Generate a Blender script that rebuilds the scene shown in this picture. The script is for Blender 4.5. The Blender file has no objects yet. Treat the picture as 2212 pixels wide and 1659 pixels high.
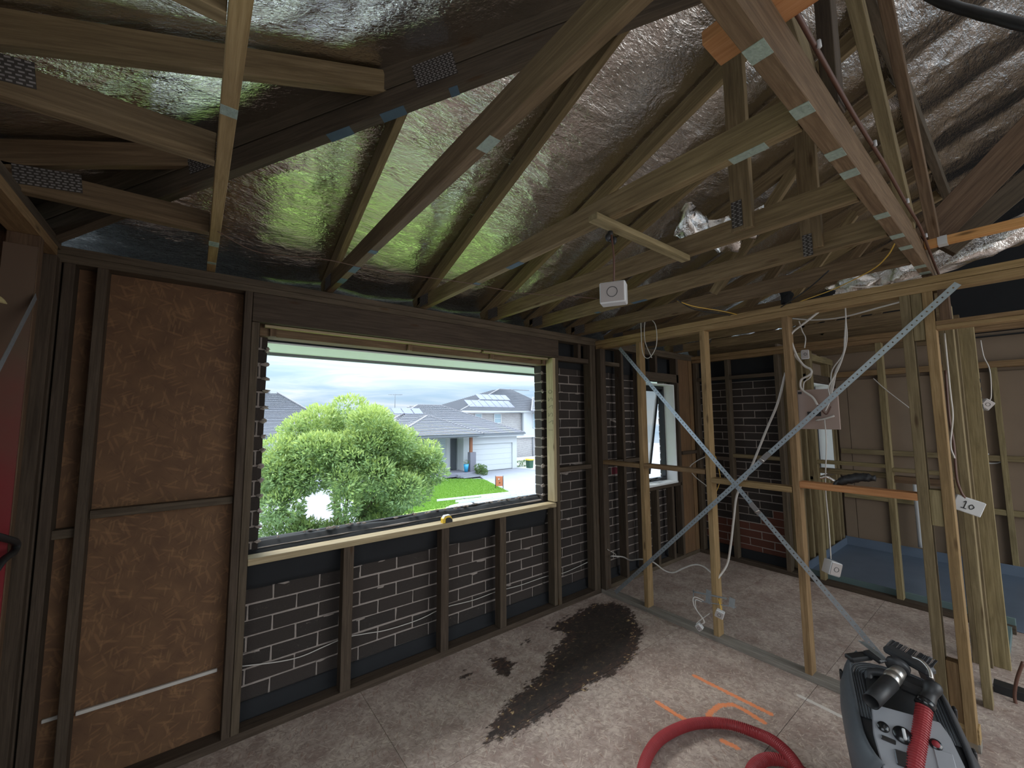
import bpy, bmesh, math, random
import numpy as np
from mathutils import Vector, Matrix, noise
random.seed(7); rng = np.random.default_rng(7)
PI = math.pi
sc = bpy.context.scene
COL = sc.collection
# ------------------------------------------------------------------ camera
F_PX, YAW, PITCH, ROLL, CX, CY, EYE = 872.72, 0.6571, 0.0903, -0.0047, 1094.77, 823.47, 1.68
fw = Vector((math.sin(YAW)*math.cos(PITCH), math.cos(YAW)*math.cos(PITCH), math.sin(PITCH)))
r0 = Vector((math.cos(YAW), -math.sin(YAW), 0)); u0 = r0.cross(fw)
rt = r0*math.cos(ROLL)+u0*math.sin(ROLL); up = u0*math.cos(ROLL)-r0*math.sin(ROLL)
cam = bpy.data.objects.new('camera', bpy.data.cameras.new('camera')); COL.objects.link(cam)
cam.matrix_world = Matrix(((rt.x, up.x, -fw.x, 0), (rt.y, up.y, -fw.y, 0), (rt.z, up.z, -fw.z, EYE), (0, 0, 0, 1)))
cam.data.sensor_width = 36; cam.data.lens = F_PX/2212*36
cam.data.shift_x = (1106-CX)/2212; cam.data.shift_y = -(829.5-CY)/2212
cam.data.clip_start = .03; cam.data.clip_end = 500
sc.camera = cam
sc.view_settings.view_transform = 'Standard'; sc.view_settings.look = 'None'
sc.view_settings.exposure = 0.75; sc.view_settings.gamma = 1; sc.view_settings.use_curve_mapping = False
sc.cycles.use_denoising = True
sc.cycles.max_bounces = 8; sc.cycles.diffuse_bounces = 5; sc.cycles.glossy_bounces = 4; sc.cycles.transmission_bounces = 4
sc.cycles.transparent_max_bounces = 6; sc.cycles.sample_clamp_indirect = 6; sc.cycles.blur_glossy = 0.5
# real-world points of measured features: a pixel of the photograph on a known wall / floor plane
def ray(px, py): return rt*(px-CX)-up*(py-CY)+fw*F_PX
def ox(px, py, X): d = ray(px, py); t = X/d.x; return Vector((X, d.y*t, EYE+d.z*t))
def oy(px, py, Y): d = ray(px, py); t = Y/d.y; return Vector((d.x*t, Y, EYE+d.z*t))
def oz(px, py, Z): d = ray(px, py); t = (Z-EYE)/d.z; return Vector((d.x*t, d.y*t, Z))

# ------------------------------------------------------------------ nodes helpers
def newmat(name):
    m = bpy.data.materials.new(name); m.use_nodes = True
    nt = m.node_tree; nt.nodes.clear()
    out = nt.nodes.new('ShaderNodeOutputMaterial'); b = nt.nodes.new('ShaderNodeBsdfPrincipled')
    nt.links.new(b.outputs[0], out.inputs[0]); return m, nt, b
def N(nt, t, **kw):
    n = nt.nodes.new(t)
    for k, v in kw.items():
        if k.startswith('i_'):
            key = k[2:]; key = int(key) if key.isdigit() else key.replace('_', ' ')
            n.inputs[key].default_value = v
        else: setattr(n, k, v)
    return n
def L(nt, a, b): nt.links.new(a, b)
def ramp(nt, fac, stops):
    r = N(nt, 'ShaderNodeValToRGB'); e = r.color_ramp.elements
    while len(e) < len(stops): e.new(.5)
    for el, (p, c) in zip(e, stops): el.position = p; el.color = (*c, 1) if len(c) == 3 else c
    L(nt, fac, r.inputs[0]); return r.outputs[0]
def mix(nt, fac, a, b, bt='MIX'):
    m = N(nt, 'ShaderNodeMix', data_type='RGBA', blend_type=bt)
    for s, v in ((m.inputs[0], fac), (m.inputs[6], a), (m.inputs[7], b)):
        if hasattr(v, 'is_linked'): L(nt, v, s)
        elif isinstance(v, (int, float)): s.default_value = v
        else: s.default_value = (*v, 1)
    return m.outputs[2]
def math_(nt, op, a, b=None, c=None, clamp=False):
    m = N(nt, 'ShaderNodeMath', operation=op); m.use_clamp = clamp
    for i, v in enumerate((a, b, c)):
        if v is None: continue
        if hasattr(v, 'is_linked'): L(nt, v, m.inputs[i])
        else: m.inputs[i].default_value = v
    return m.outputs[0]
def coord(nt, kind='Object', scale=(1, 1, 1), rot=(0, 0, 0), seed=True):
    tc = N(nt, 'ShaderNodeTexCoord'); mp = N(nt, 'ShaderNodeMapping'); L(nt, tc.outputs[kind], mp.inputs[0])
    mp.inputs['Scale'].default_value = scale; mp.inputs['Rotation'].default_value = rot
    if seed:
        oi = N(nt, 'ShaderNodeObjectInfo'); cm = N(nt, 'ShaderNodeVectorMath', operation='SCALE'); cm.inputs[0].default_value = (31, 17, 9)
        L(nt, oi.outputs['Random'], cm.inputs[3]); L(nt, cm.outputs[0], mp.inputs['Location'])
    return mp.outputs[0]
def bump(nt, b, h, strength=.3, dist=.01):
    bp = N(nt, 'ShaderNodeBump'); bp.inputs['Strength'].default_value = strength; bp.inputs['Distance'].default_value = dist
    L(nt, h, bp.inputs['Height']); L(nt, bp.outputs[0], b.inputs['Normal'])
def plain(name, col, rough=.6, metal=0., var=.12, scale=12, bmp=0):
    m, nt, b = newmat(name)
    n = N(nt, 'ShaderNodeTexNoise', i_Scale=scale, i_Detail=5.); L(nt, coord(nt), n.inputs['Vector'])
    L(nt, mix(nt, n.outputs[0], tuple(c*(1-var) for c in col), tuple(min(1, c*(1+var)) for c in col)), b.inputs['Base Color'])
    b.inputs['Roughness'].default_value = rough; b.inputs['Metallic'].default_value = metal
    if bmp: bump(nt, b, n.outputs[0], bmp, .01)
    return m
def timber(name, a, bcol, c, knots=True, rough=.75, stain=.25):
    m, nt, b = newmat(name)
    v = coord(nt, scale=(1.2, 22, 22)); n = N(nt, 'ShaderNodeTexNoise', i_Scale=3., i_Detail=6., i_Roughness=.65, i_Distortion=.6); L(nt, v, n.inputs['Vector'])
    v2 = coord(nt, scale=(4, 90, 90)); n2 = N(nt, 'ShaderNodeTexNoise', i_Scale=2., i_Detail=3.); L(nt, v2, n2.inputs['Vector'])
    col = ramp(nt, n.outputs[0], [(.28, a), (.5, bcol), (.72, c)])
    col = mix(nt, math_(nt, 'MULTIPLY', n2.outputs[0], .45), col, a, 'MULTIPLY')
    v3 = coord(nt, scale=(1.6, 3, 3)); n3 = N(nt, 'ShaderNodeTexNoise', i_Scale=1.6, i_Detail=4.); L(nt, v3, n3.inputs['Vector'])
    dirt = ramp(nt, n3.outputs[0], [(.45, (0, 0, 0)), (.75, (1, 1, 1))])
    col = mix(nt, math_(nt, 'MULTIPLY', dirt, stain), col, (.05, .04, .03))
    if knots:
        vk = coord(nt, scale=(1.7, 7, 7)); vo = N(nt, 'ShaderNodeTexVoronoi', i_Scale=1.6); L(nt, vk, vo.inputs['Vector'])
        k = ramp(nt, vo.outputs['Distance'], [(.055, (1, 1, 1)), (.13, (0, 0, 0))])
        col = mix(nt, math_(nt, 'MULTIPLY', k, .75), col, (.06, .03, .012))
    oi = N(nt, 'ShaderNodeObjectInfo'); hv = N(nt, 'ShaderNodeHueSaturation'); L(nt, col, hv.inputs['Color'])
    L(nt, math_(nt, 'MULTIPLY_ADD', oi.outputs['Random'], .4, .78), hv.inputs['Value'])
    L(nt, math_(nt, 'MULTIPLY_ADD', oi.outputs['Random'], .014, .495), hv.inputs['Hue'])
    L(nt, hv.outputs[0], b.inputs['Base Color']); b.inputs['Roughness'].default_value = rough
    b.inputs['Specular IOR Level'].default_value = .25
    bump(nt, b, n2.outputs[0], .25, .004)
    return m
M = {}
M['pine'] = timber('pine_framing', (.20, .125, .058), (.31, .20, .095), (.42, .285, .15))
M['treated'] = timber('treated_pine', (.165, .125, .063), (.26, .20, .105), (.36, .285, .16))
M['truss'] = timber('truss_pine', (.125, .082, .042), (.20, .137, .072), (.29, .205, .115))
M['dark'] = timber('dark_brown_timber', (.055, .038, .025), (.093, .067, .045), (.13, .094, .066))  # browner and darker than the pine framing
M['oldchord'] = timber('reddish_chord', (.10, .06, .035), (.17, .105, .06), (.25, .165, .10))
M['orange'] = timber('fresh_orange_pine', (.42, .19, .075), (.55, .27, .11), (.66, .36, .17), stain=.08)
M['pale'] = timber('pale_sawn_timber', (.33, .26, .15), (.47, .38, .23), (.58, .48, .31), stain=.1)
M['steel'] = plain('galvanised_steel', (.42, .47, .50), .38, .75, .2, 60)
M['plate'] = plain('nail_plate_steel', (.24, .22, .21), .5, .5, .2, 60)
M['black'] = plain('black_membrane', (.011, .012, .014), .9, 0, .3, 6, .3)
M['blackrub'] = plain('black_rubber', (.014, .014, .015), .5)
M['blackgloss'] = plain('black_gloss_plastic', (.012, .012, .013), .2)
M['white'] = plain('white_plastic', (.55, .55, .55), .45, 0, .05)
M['cable'] = plain('white_cable', (.50, .47, .43), .5, 0, .08)
M['yellowcable'] = plain('yellow_cable', (.55, .33, .05), .5)
M['browncable'] = plain('brown_cable', (.10, .045, .03), .5)
M['mortar'] = plain('mortar', (.30, .255, .225), .9, 0, .25, 40, .6)
M['plywood'] = timber('plywood', (.16, .09, .045), (.22, .13, .065), (.27, .165, .085), knots=False, stain=.4)
M['liner'] = plain('brown_liner_board', (.20, .145, .10), .85, 0, .12, 5)
M['mdf'] = plain('pink_mdf', (.36, .27, .23), .8, 0, .08, 5)
M['bluemem'] = plain('blue_waterproofing', (.10, .13, .175), .35, 0, .3, 4, .15)
M['teal'] = plain('teal_membrane_edge', (.10, .15, .15), .5, 0, .2, 8)
M['whitepaint'] = plain('white_paint', (.75, .77, .77), .5, 0, .06, 8)
M['soffit'] = plain('soffit_paint', (0.654, 0.694, 0.694), .6, 0, .04)
M['darkframe'] = plain('dark_aluminium', (.025, .027, .03), .35, .4)
M['grey_plastic'] = plain('grey_plastic', (.085, .095, .105), .5, 0, .12, 30, .06)
M['lightgrey_plastic'] = plain('light_grey_plastic', (.24, .245, .26), .45, 0, .06, 20)
M['dark_plastic'] = plain('dark_plastic', (.03, .031, .034), .5, 0, .1, 20)
M['hose'] = plain('red_hose', (.30, .032, .036), .5, 0, .15, 20)
M['paleplastic'] = plain('pale_silver_plastic', (.55, .55, .54), .35)
M['chrome'] = plain('metal_tube', (.55, .52, .48), .3, .9, .1)
M['redpaint'] = plain('red_sprayed_board', (.22, .012, .018), .7, 0, .3, 3)
M['insul'] = plain('yellow_insulation', (.45, .36, .16), .95, 0, .2, 30, .8)

def brick_mat(name, a, b_, smear, mort=(.42, .36, .32)):
    m, nt, b = newmat(name)
    oi = N(nt, 'ShaderNodeObjectInfo')
    n = N(nt, 'ShaderNodeTexNoise', i_Scale=35., i_Detail=4.); L(nt, coord(nt, 'Generated'), n.inputs['Vector'])
    g = N(nt, 'ShaderNodeTexNoise', i_Scale=5., i_Detail=6., i_Roughness=.7, i_Distortion=1.5); L(nt, coord(nt, 'Generated', (2.5, 1, 1)), g.inputs['Vector'])
    col = mix(nt, oi.outputs['Random'], a, b_)
    col = mix(nt, math_(nt, 'MULTIPLY', n.outputs[0], .5), col, tuple(c*.5 for c in a))
    th = math_(nt, 'MULTIPLY_ADD', oi.outputs['Random'], .12, smear)
    sm = math_(nt, 'MULTIPLY', math_(nt, 'SUBTRACT', g.outputs[0], th), 7., clamp=True)
    col = mix(nt, math_(nt, 'MULTIPLY', sm, .55), col, mort)
    L(nt, col, b.inputs['Base Color']); b.inputs['Roughness'].default_value = .85
    bump(nt, b, n.outputs[0], .5, .01); return m
M['brick'] = brick_mat('charcoal_brick', (.032, .025, .021), (.052, .038, .031), .60)
M['brickred'] = brick_mat('red_brick', (.11, .035, .02), (.15, .05, .03), .62)
M['brickpink'] = brick_mat('pink_marked_brick', (.16, .02, .035), (.18, .025, .04), .7)

def strand(nt, kind, base, layers, seedoff=0):
    col = base
    for i, (rot, sc_, th, c, amt) in enumerate(layers):
        mp = coord(nt, kind, (1, 1, 1), (0, 0, rot), False)
        st = N(nt, 'ShaderNodeMapping'); L(nt, mp, st.inputs[0]); st.inputs['Scale'].default_value = (sc_*.8, sc_*5, sc_*3); st.inputs['Location'].default_value = (i*3.7+seedoff, i*1.9, i)
        v = N(nt, 'ShaderNodeTexVoronoi', i_Scale=1.); L(nt, st.outputs[0], v.inputs['Vector'])
        f = ramp(nt, v.outputs['Distance'], [(th, (1, 1, 1)), (th+.13, (0, 0, 0))])
        sep = N(nt, 'ShaderNodeSeparateColor'); L(nt, v.outputs['Color'], sep.inputs[0])
        on = math_(nt, 'GREATER_THAN', sep.outputs[0], .45)
        col = mix(nt, math_(nt, 'MULTIPLY', math_(nt, 'MULTIPLY', f, on), amt), col, c)
    return col
def osb_mat():
    m, nt, b = newmat('strand_board')
    n = N(nt, 'ShaderNodeTexNoise', i_Scale=9., i_Detail=5.); L(nt, coord(nt, 'Object', seed=False), n.inputs['Vector'])
    base = ramp(nt, n.outputs[0], [(.3, (.095, .046, .021)), (.7, (.15, .077, .034))])
    # board lies in local XY
    lay = [(.3, 10, .24, (.24, .125, .055), .4), (1.2, 9, .22, (.25, .13, .057), .35), (2.2, 12, .2, (.10, .048, .022), .45), (1.7, 15, .25, (.27, .15, .066), .3), (.8, 17, .2, (.09, .042, .02), .45), (2.7, 13, .22, (.23, .118, .05), .4)]
    col = strand(nt, 'Object', base, lay)
    L(nt, col, b.inputs['Base Color']); b.inputs['Roughness'].default_value = .8; bump(nt, b, n.outputs[0], .2, .005); return m
M['osb'] = osb_mat()
def floor_mat():
    m, nt, b = newmat('weathered_particle_floor')
    n = N(nt, 'ShaderNodeTexNoise', i_Scale=2.2, i_Detail=6., i_Roughness=.6); L(nt, coord(nt, 'Object', seed=False), n.inputs['Vector'])
    nf = N(nt, 'ShaderNodeTexNoise', i_Scale=60., i_Detail=4.); L(nt, coord(nt, 'Object', seed=False), nf.inputs['Vector'])
    base = ramp(nt, n.outputs[0], [(.3, (.38, .30, .25)), (.5, (.53, .43, .365)), (.72, (.63, .53, .44))])
    base = mix(nt, math_(nt, 'MULTIPLY', nf.outputs[0], .5), base, (.20, .16, .14))
    nm = N(nt, 'ShaderNodeTexNoise', i_Scale=3.5, i_Detail=8., i_Roughness=.75); L(nt, coord(nt, 'Object', seed=False), nm.inputs['Vector'])
    base = mix(nt, ramp(nt, nm.outputs[0], [(.42, (0, 0, 0)), (.62, (1, 1, 1))]), base, (.27, .195, .165))
    nm2 = N(nt, 'ShaderNodeTexNoise', i_Scale=26., i_Detail=6., i_Roughness=.7, i_Distortion=1.); L(nt, coord(nt, 'Object', seed=False), nm2.inputs['Vector'])
    base = mix(nt, math_(nt, 'MULTIPLY', ramp(nt, nm2.outputs[0], [(.45, (0, 0, 0)), (.62, (1, 1, 1))]), .6), base, (.20, .15, .125))
    lay = [(.4, 12, .16, (.20, .14, .115), .5), (1.0, 15, .16, (.66, .55, .45), .4), (1.9, 13, .14, (.24, .12, .085), .5), (2.5, 17, .16, (.64, .54, .45), .4), (1.5, 23, .16, (.15, .11, .10), .55), (.1, 20, .14, (.68, .57, .46), .4), (2.9, 27, .15, (.17, .12, .11), .5), (.7, 30, .15, (.66, .56, .45), .4)]
    col = strand(nt, 'Object', base, lay)
    at = N(nt, 'ShaderNodeAttribute', attribute_name='paint'); sep = N(nt, 'ShaderNodeSeparateColor'); L(nt, at.outputs['Color'], sep.inputs[0])
    ns = N(nt, 'ShaderNodeTexNoise', i_Scale=14., i_Detail=6., i_Roughness=.7); L(nt, coord(nt, 'Object', (1, 2.2, 1), (0, 0, .5), False), ns.inputs['Vector'])
    dust = math_(nt, 'MULTIPLY', math_(nt, 'SUBTRACT', math_(nt, 'ADD', sep.outputs[2], math_(nt, 'MULTIPLY', ns.outputs[0], .8)), .92), 4., clamp=True)
    col = mix(nt, math_(nt, 'MULTIPLY', dust, .75), col, (.62, .58, .53))
    s = math_(nt, 'MULTIPLY', math_(nt, 'SUBTRACT', math_(nt, 'ADD', sep.outputs[0], math_(nt, 'MULTIPLY', math_(nt, 'SUBTRACT', ns.outputs[0], .5), 1.35)), .5), 9., clamp=True)
    nb = N(nt, 'ShaderNodeTexNoise', i_Scale=24., i_Detail=5., i_Distortion=.8); L(nt, coord(nt, 'Object', (1, 1.6, 1), (0, 0, .5), False), nb.inputs['Vector'])
    stc = ramp(nt, nb.outputs[0], [(.3, (.012, .010, .010)), (.54, (.04, .024, .018)), (.63, (.07, .032, .02)), (.66, (.46, .33, .16))])
    stc2 = ramp(nt, nb.outputs[0], [(.3, (.010, .009, .008)), (.7, (.028, .019, .014))])
    edge = ramp(nt, sep.outputs[0], [(.9, (0, 0, 0)), (1., (.85, .85, .85))])
    stc = mix(nt, edge, stc, stc2)
    col = mix(nt, math_(nt, 'MULTIPLY', s, .95), col, stc)
    og = math_(nt, 'MULTIPLY', math_(nt, 'SUBTRACT', math_(nt, 'ADD', sep.outputs[1], math_(nt, 'MULTIPLY', math_(nt, 'SUBTRACT', nf.outputs[0], .5), 1.1)), .4), 3., clamp=True)
    col = mix(nt, math_(nt, 'MULTIPLY', og, .85), col, (.80, .25, .09))
    L(nt, col, b.inputs['Base Color']); b.inputs['Roughness'].default_value = .7; b.inputs['Specular IOR Level'].default_value = .35
    bump(nt, b, nf.outputs[0], .35, .004); return m
M['floor'] = floor_mat()
def foil_mat():
    m, nt, b = newmat('reflective_foil_sarking')
    v = coord(nt, 'Object', (1, 1, 1), seed=False)
    n0 = N(nt, 'ShaderNodeTexNoise', i_Scale=1.6, i_Detail=2.); L(nt, v, n0.inputs['Vector'])
    vm = N(nt, 'ShaderNodeMapping'); L(nt, v, vm.inputs[0]); vm.inputs['Scale'].default_value = (.6, 1.5, 1.5)
    n1 = N(nt, 'ShaderNodeTexNoise', i_Scale=55., i_Detail=4., i_Distortion=1.5); L(nt, vm.outputs[0], n1.inputs['Vector'])
    n2 = N(nt, 'ShaderNodeTexNoise', i_Scale=13., i_Detail=5., i_Distortion=1.); n2.noise_type = 'RIDGED_MULTIFRACTAL'; L(nt, vm.outputs[0], n2.inputs['Vector'])
    n3 = N(nt, 'ShaderNodeTexNoise', i_Scale=5., i_Detail=6., i_Roughness=.62, i_Distortion=2.5); L(nt, vm.outputs[0], n3.inputs['Vector'])
    h = math_(nt, 'ADD', math_(nt, 'ADD', math_(nt, 'MULTIPLY', n1.outputs[0], .6), math_(nt, 'MULTIPLY', n2.outputs[0], .55)), math_(nt, 'MULTIPLY', n3.outputs[0], 1.6))
    bump(nt, b, h, .6, .008)
    L(nt, mix(nt, n0.outputs[0], (.76, .73, .70), (.86, .84, .81)), b.inputs['Base Color'])
    b.inputs['Metallic'].default_value = 1.; b.inputs['Roughness'].default_value = .13
    return m
M['foil'] = foil_mat()
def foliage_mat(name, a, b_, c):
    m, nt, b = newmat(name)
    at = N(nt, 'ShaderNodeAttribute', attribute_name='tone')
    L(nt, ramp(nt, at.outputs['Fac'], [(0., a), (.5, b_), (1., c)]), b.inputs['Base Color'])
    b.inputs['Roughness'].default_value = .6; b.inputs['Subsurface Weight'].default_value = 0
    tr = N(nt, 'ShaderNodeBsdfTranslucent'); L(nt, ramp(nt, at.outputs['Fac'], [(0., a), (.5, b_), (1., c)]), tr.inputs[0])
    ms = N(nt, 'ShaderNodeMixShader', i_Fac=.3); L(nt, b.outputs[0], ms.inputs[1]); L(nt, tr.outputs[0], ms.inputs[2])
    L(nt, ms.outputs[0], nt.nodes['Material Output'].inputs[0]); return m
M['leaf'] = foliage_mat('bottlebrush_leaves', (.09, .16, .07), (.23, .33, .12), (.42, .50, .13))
M['leaf2'] = foliage_mat('hedge_leaves', (.06, .11, .03), (.11, .18, .05), (.2, .25, .08))
M['grassblade'] = foliage_mat('lawn_grass', (.10, .23, .02), (.16, .30, .035), (.22, .36, .06))
M['bark'] = plain('bark', (.20, .14, .10), .9, 0, .3, 14, .6)
M['lawn'] = plain('lawn', (.17, .27, .045), .9, 0, .25, 1.2, .4)
M['concrete'] = plain('pale_concrete', (0.391, 0.387, 0.374), .85, 0, .1, 1.)
M['drive'] = plain('grey_driveway', (0.182, 0.182, 0.203), .85, 0, .1, .8)
M['road'] = plain('asphalt', (.30, .31, .33), .8, 0, .1, 3.)
M['render'] = plain('white_render', (0.512, 0.520, 0.527), .8, 0, .04, .6)
M['tile'] = plain('grey_roof_tile', (.36, .345, .37), .7, 0, .15, 3.)
M['tile_edge'] = plain('pale_tile_edge', (.62, .60, .63), .7)  # paler colour for the lower strip of each tile course
M['ridge'] = plain('ridge_cap', (.16, .15, .16), .7, 0, .1, 3.)
M['gutter'] = plain('gutter', (.13, .14, .155), .5)
M['fasciawhite'] = plain('white_fascia', (0.517, 0.530, 0.547), .5)
M['garage'] = plain('garage_panel', (0.527, 0.534, 0.540), .5, 0, .03)
M['doordark'] = plain('dark_door', (.07, .075, .085), .4)
M['brownpost'] = plain('brown_post', (.22, .08, .035), .6)
M['purplegrey'] = plain('grey_pier', (0.177, 0.169, 0.202), .8)
M['bluepot'] = plain('blue_glazed_pot', (0.028, 0.261, 0.447), .3)
M['signorange'] = plain('rust_sign', (0.434, 0.130, 0.060), .6)
M['solar'] = plain('solar_panel', (.10, .10, .17), .15, 0, .1)
M['carwhite'] = plain('white_car_paint', (0.535, 0.548, 0.561), .25, 0, .02)
M['alu'] = plain('ladder_aluminium', (0.499, 0.508, 0.524), .4, .3)
M['bingreen'] = plain('dark_green_bin', (.02, .07, .04), .5)
M['binyellow'] = plain('yellow_lid', (.75, .50, .03), .5)
M['yellow'] = plain('yellow_case', (.75, .50, .04), .45)
def glass_mat(name, col, rough=.03, tr=.0):
    m, nt, b = newmat(name); b.inputs['Base Color'].default_value = (*col, 1); b.inputs['Roughness'].default_value = rough
    b.inputs['Metallic'].default_value = 0; b.inputs['Specular IOR Level'].default_value = .8
    if tr:
        t = N(nt, 'ShaderNodeBsdfTransparent'); ms = N(nt, 'ShaderNodeMixShader', i_Fac=tr); L(nt, b.outputs[0], ms.inputs[1]); L(nt, t.outputs[0], ms.inputs[2])
        L(nt, ms.outputs[0], nt.nodes['Material Output'].inputs[0])
    return m
M['farglass'] = glass_mat('window_glass_far', (.30, .38, .42))
M['carglass'] = glass_mat('car_glass', (.34, .40, .44))
M['glass'] = glass_mat('clear_glass', (.55, .60, .60), .05, .82)
M['frost'] = glass_mat('frosted_glass', (.75, .78, .78), .3, .45)
def farbrick():
    m, nt, b = newmat('grey_house_brick'); bt = N(nt, 'ShaderNodeTexBrick', i_Scale=1.)
    tc = N(nt, 'ShaderNodeTexCoord'); s = N(nt, 'ShaderNodeSeparateXYZ'); L(nt, tc.outputs['Object'], s.inputs[0])
    c = N(nt, 'ShaderNodeCombineXYZ'); L(nt, math_(nt, 'ADD', s.outputs[0], s.outputs[1]), c.inputs[0]); L(nt, s.outputs[2], c.inputs[1])
    L(nt, c.outputs[0], bt.inputs['Vector'])
    for k, v in (('Brick Width', .24), ('Row Height', .086), ('Mortar Size', .012)): bt.inputs[k].default_value = v
    bt.inputs['Color1'].default_value = (.20, .18, .175, 1); bt.inputs['Color2'].default_value = (.30, .27, .26, 1); bt.inputs['Mortar'].default_value = (.55, .53, .52, 1)
    L(nt, bt.outputs[0], b.inputs['Base Color']); b.inputs['Roughness'].default_value = .9; return m
M['farbrick'] = farbrick()

# ------------------------------------------------------------------ world: bright overcast sky with streaky cloud
w = bpy.data.worlds.new('sky'); sc.world = w; w.use_nodes = True; nt = w.node_tree; nt.nodes.clear()
wo = N(nt, 'ShaderNodeOutputWorld'); bg = N(nt, 'ShaderNodeBackground'); L(nt, bg.outputs[0], wo.inputs[0])
tc = N(nt, 'ShaderNodeTexCoord'); sx = N(nt, 'ShaderNodeSeparateXYZ'); L(nt, tc.outputs['Generated'], sx.inputs[0])
mp = N(nt, 'ShaderNodeMapping'); L(nt, tc.outputs['Generated'], mp.inputs[0]); mp.inputs['Scale'].default_value = (1.2, 1.2, 13)
cn = N(nt, 'ShaderNodeTexNoise', i_Scale=2.2, i_Detail=8., i_Roughness=.55, i_Distortion=.5); L(nt, mp.outputs[0], cn.inputs['Vector'])
sky = ramp(nt, cn.outputs[0], [(.36, (.46, .64, .82)), (.52, (.66, .80, .93)), (.66, (.95, .98, 1.))])
L(nt, sky, bg.inputs[0])
# overcast luminance: the sky brightens steadily from horizon to zenith
L(nt, math_(nt, 'MULTIPLY_ADD', math_(nt, 'POWER', math_(nt, 'MAXIMUM', sx.outputs[2], 0.), 1.3), 4.9, .58), bg.inputs[1])
# ------------------------------------------------------------------ portals: sky light is sampled through the window and the unseen openings
def portal(name, loc, rot, sx_, sy_):
    l = bpy.data.lights.new(name, 'AREA'); l.shape = 'RECTANGLE'; l.size = sx_; l.size_y = sy_; l.cycles.is_portal = True
    o = bpy.data.objects.new(name, l); COL.objects.link(o); o.location = loc; o.rotation_euler = rot; return o
D90 = math.radians(90)
portal('portal_big_window', (1.45, 2.93, 1.55), (-D90, 0, 0), 2.3, 1.3)
portal('portal_added_left_gap', (-.65, .15, 1.30), (0, -D90, 0), 2.0, 2.0)  # unseen opening in the left wall, added to bring in light
portal('portal_back_opening', (3.05, -3.22, 1.35), (D90, 0, 0), 5.5, 1.9)
portal('portal_added_roof_gap', (1.35, -.72, 4.12), (math.radians(21), 0, 0), 2.1, 1.15)  # unseen hole in the roof, added to light the floor
portal('portal_right_opening', (6.6, -3.22, 1.35), (D90, 0, 0), 1.6, 1.9)
# hazy sun high beyond the window: very soft, gives the bright band on the floor past the sill's shadow
sl_ = bpy.data.lights.new('hazy_sun', 'SUN'); sl_.energy = 2.4; sl_.angle = math.radians(32); sl_.color = (1, .95, .88)
so = bpy.data.objects.new('hazy_sun', sl_); COL.objects.link(so); so.rotation_euler = Vector((-.22, .70, .80)).to_track_quat('Z', 'Y').to_euler()
# added fill lamps at the unseen openings behind and left of the camera
def fill_lamp(name, loc, rot, sx_, sy_, e, col):
    l = bpy.data.lights.new(name, 'AREA'); l.shape = 'RECTANGLE'; l.size = sx_; l.size_y = sy_; l.energy = e; l.color = col
    o = bpy.data.objects.new(name, l); COL.objects.link(o); o.location = loc; o.rotation_euler = rot
fill_lamp('fill_back', (3.2, -3.1, 1.5), (math.radians(56), 0, 0), 3.4, 1.7, 44, (1, .95, .88))
fill_lamp('fill_left', (-.60, .1, 1.5), (0, math.radians(-50), 0), 1.5, 1.8, 7, (1, .95, .89))

# ------------------------------------------------------------------ geometry helpers
def props(o, label=None, cat=None, group=None, kind=None):
    if label: o['label'] = label
    if cat: o['category'] = cat
    if group: o['group'] = group
    if kind: o['kind'] = kind
    return o
def root(name, loc=(0, 0, 0), **kw):
    o = bpy.data.objects.new(name, None); COL.objects.link(o); o.location = loc; o.empty_display_size = .1
    return props(o, **kw)
def wloc(o):
    v = Vector((0, 0, 0))
    while o is not None: v += o.location; o = o.parent
    return v
def link(name, me, mat, parent=None, mw=None, smooth=False, **kw):
    o = bpy.data.objects.new(name, me); COL.objects.link(o)
    if mat is not None and not me.materials: me.materials.append(M[mat] if isinstance(mat, str) else mat)
    mw = mw or Matrix.Identity(4)
    if parent is not None:
        o.parent = parent
        mw = parent_world(parent).inverted() @ mw
    o.matrix_basis = mw
    if smooth:
        me.polygons.foreach_set('use_smooth', [True]*len(me.polygons))
    return props(o, **kw)
def parent_world(p):
    m = Matrix.Identity(4); ch = []
    while p is not None: ch.append(p); p = p.parent
    for q in reversed(ch): m = m @ q.matrix_basis
    return m
def boxmesh(lx, ly, lz, bev=.002):
    bm = bmesh.new(); bmesh.ops.create_cube(bm, size=1)
    for v in bm.verts: v.co = Vector((v.co.x*lx, v.co.y*ly, v.co.z*lz))
    if bev: bmesh.ops.bevel(bm, geom=bm.edges[:], offset=min(bev, min(lx, ly, lz)*.3), segments=1, affect='EDGES')
    me = bpy.data.meshes.new('box'); bm.to_mesh(me); bm.free(); return me
def tim(name, parent, xr, yr, zr, mat, bev=.002, **kw):
    """timber / box by world bounds; grain (local X) along the longest side"""
    d = [xr[1]-xr[0], yr[1]-yr[0], zr[1]-zr[0]]; c = Vector(((xr[0]+xr[1])/2, (yr[0]+yr[1])/2, (zr[0]+zr[1])/2))
    a = max(range(3), key=lambda i: d[i])
    if a == 0: R = Matrix.Identity(3); dd = d
    elif a == 1: R = Matrix(((0, -1, 0), (1, 0, 0), (0, 0, 1))); dd = [d[1], d[0], d[2]]
    else: R = Matrix(((0, 0, -1), (0, 1, 0), (1, 0, 0))); dd = [d[2], d[1], d[0]]
    mw = R.to_4x4(); mw.translation = c
    return link(name, boxmesh(*dd, bev=bev), mat, parent, mw, **kw)
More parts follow.
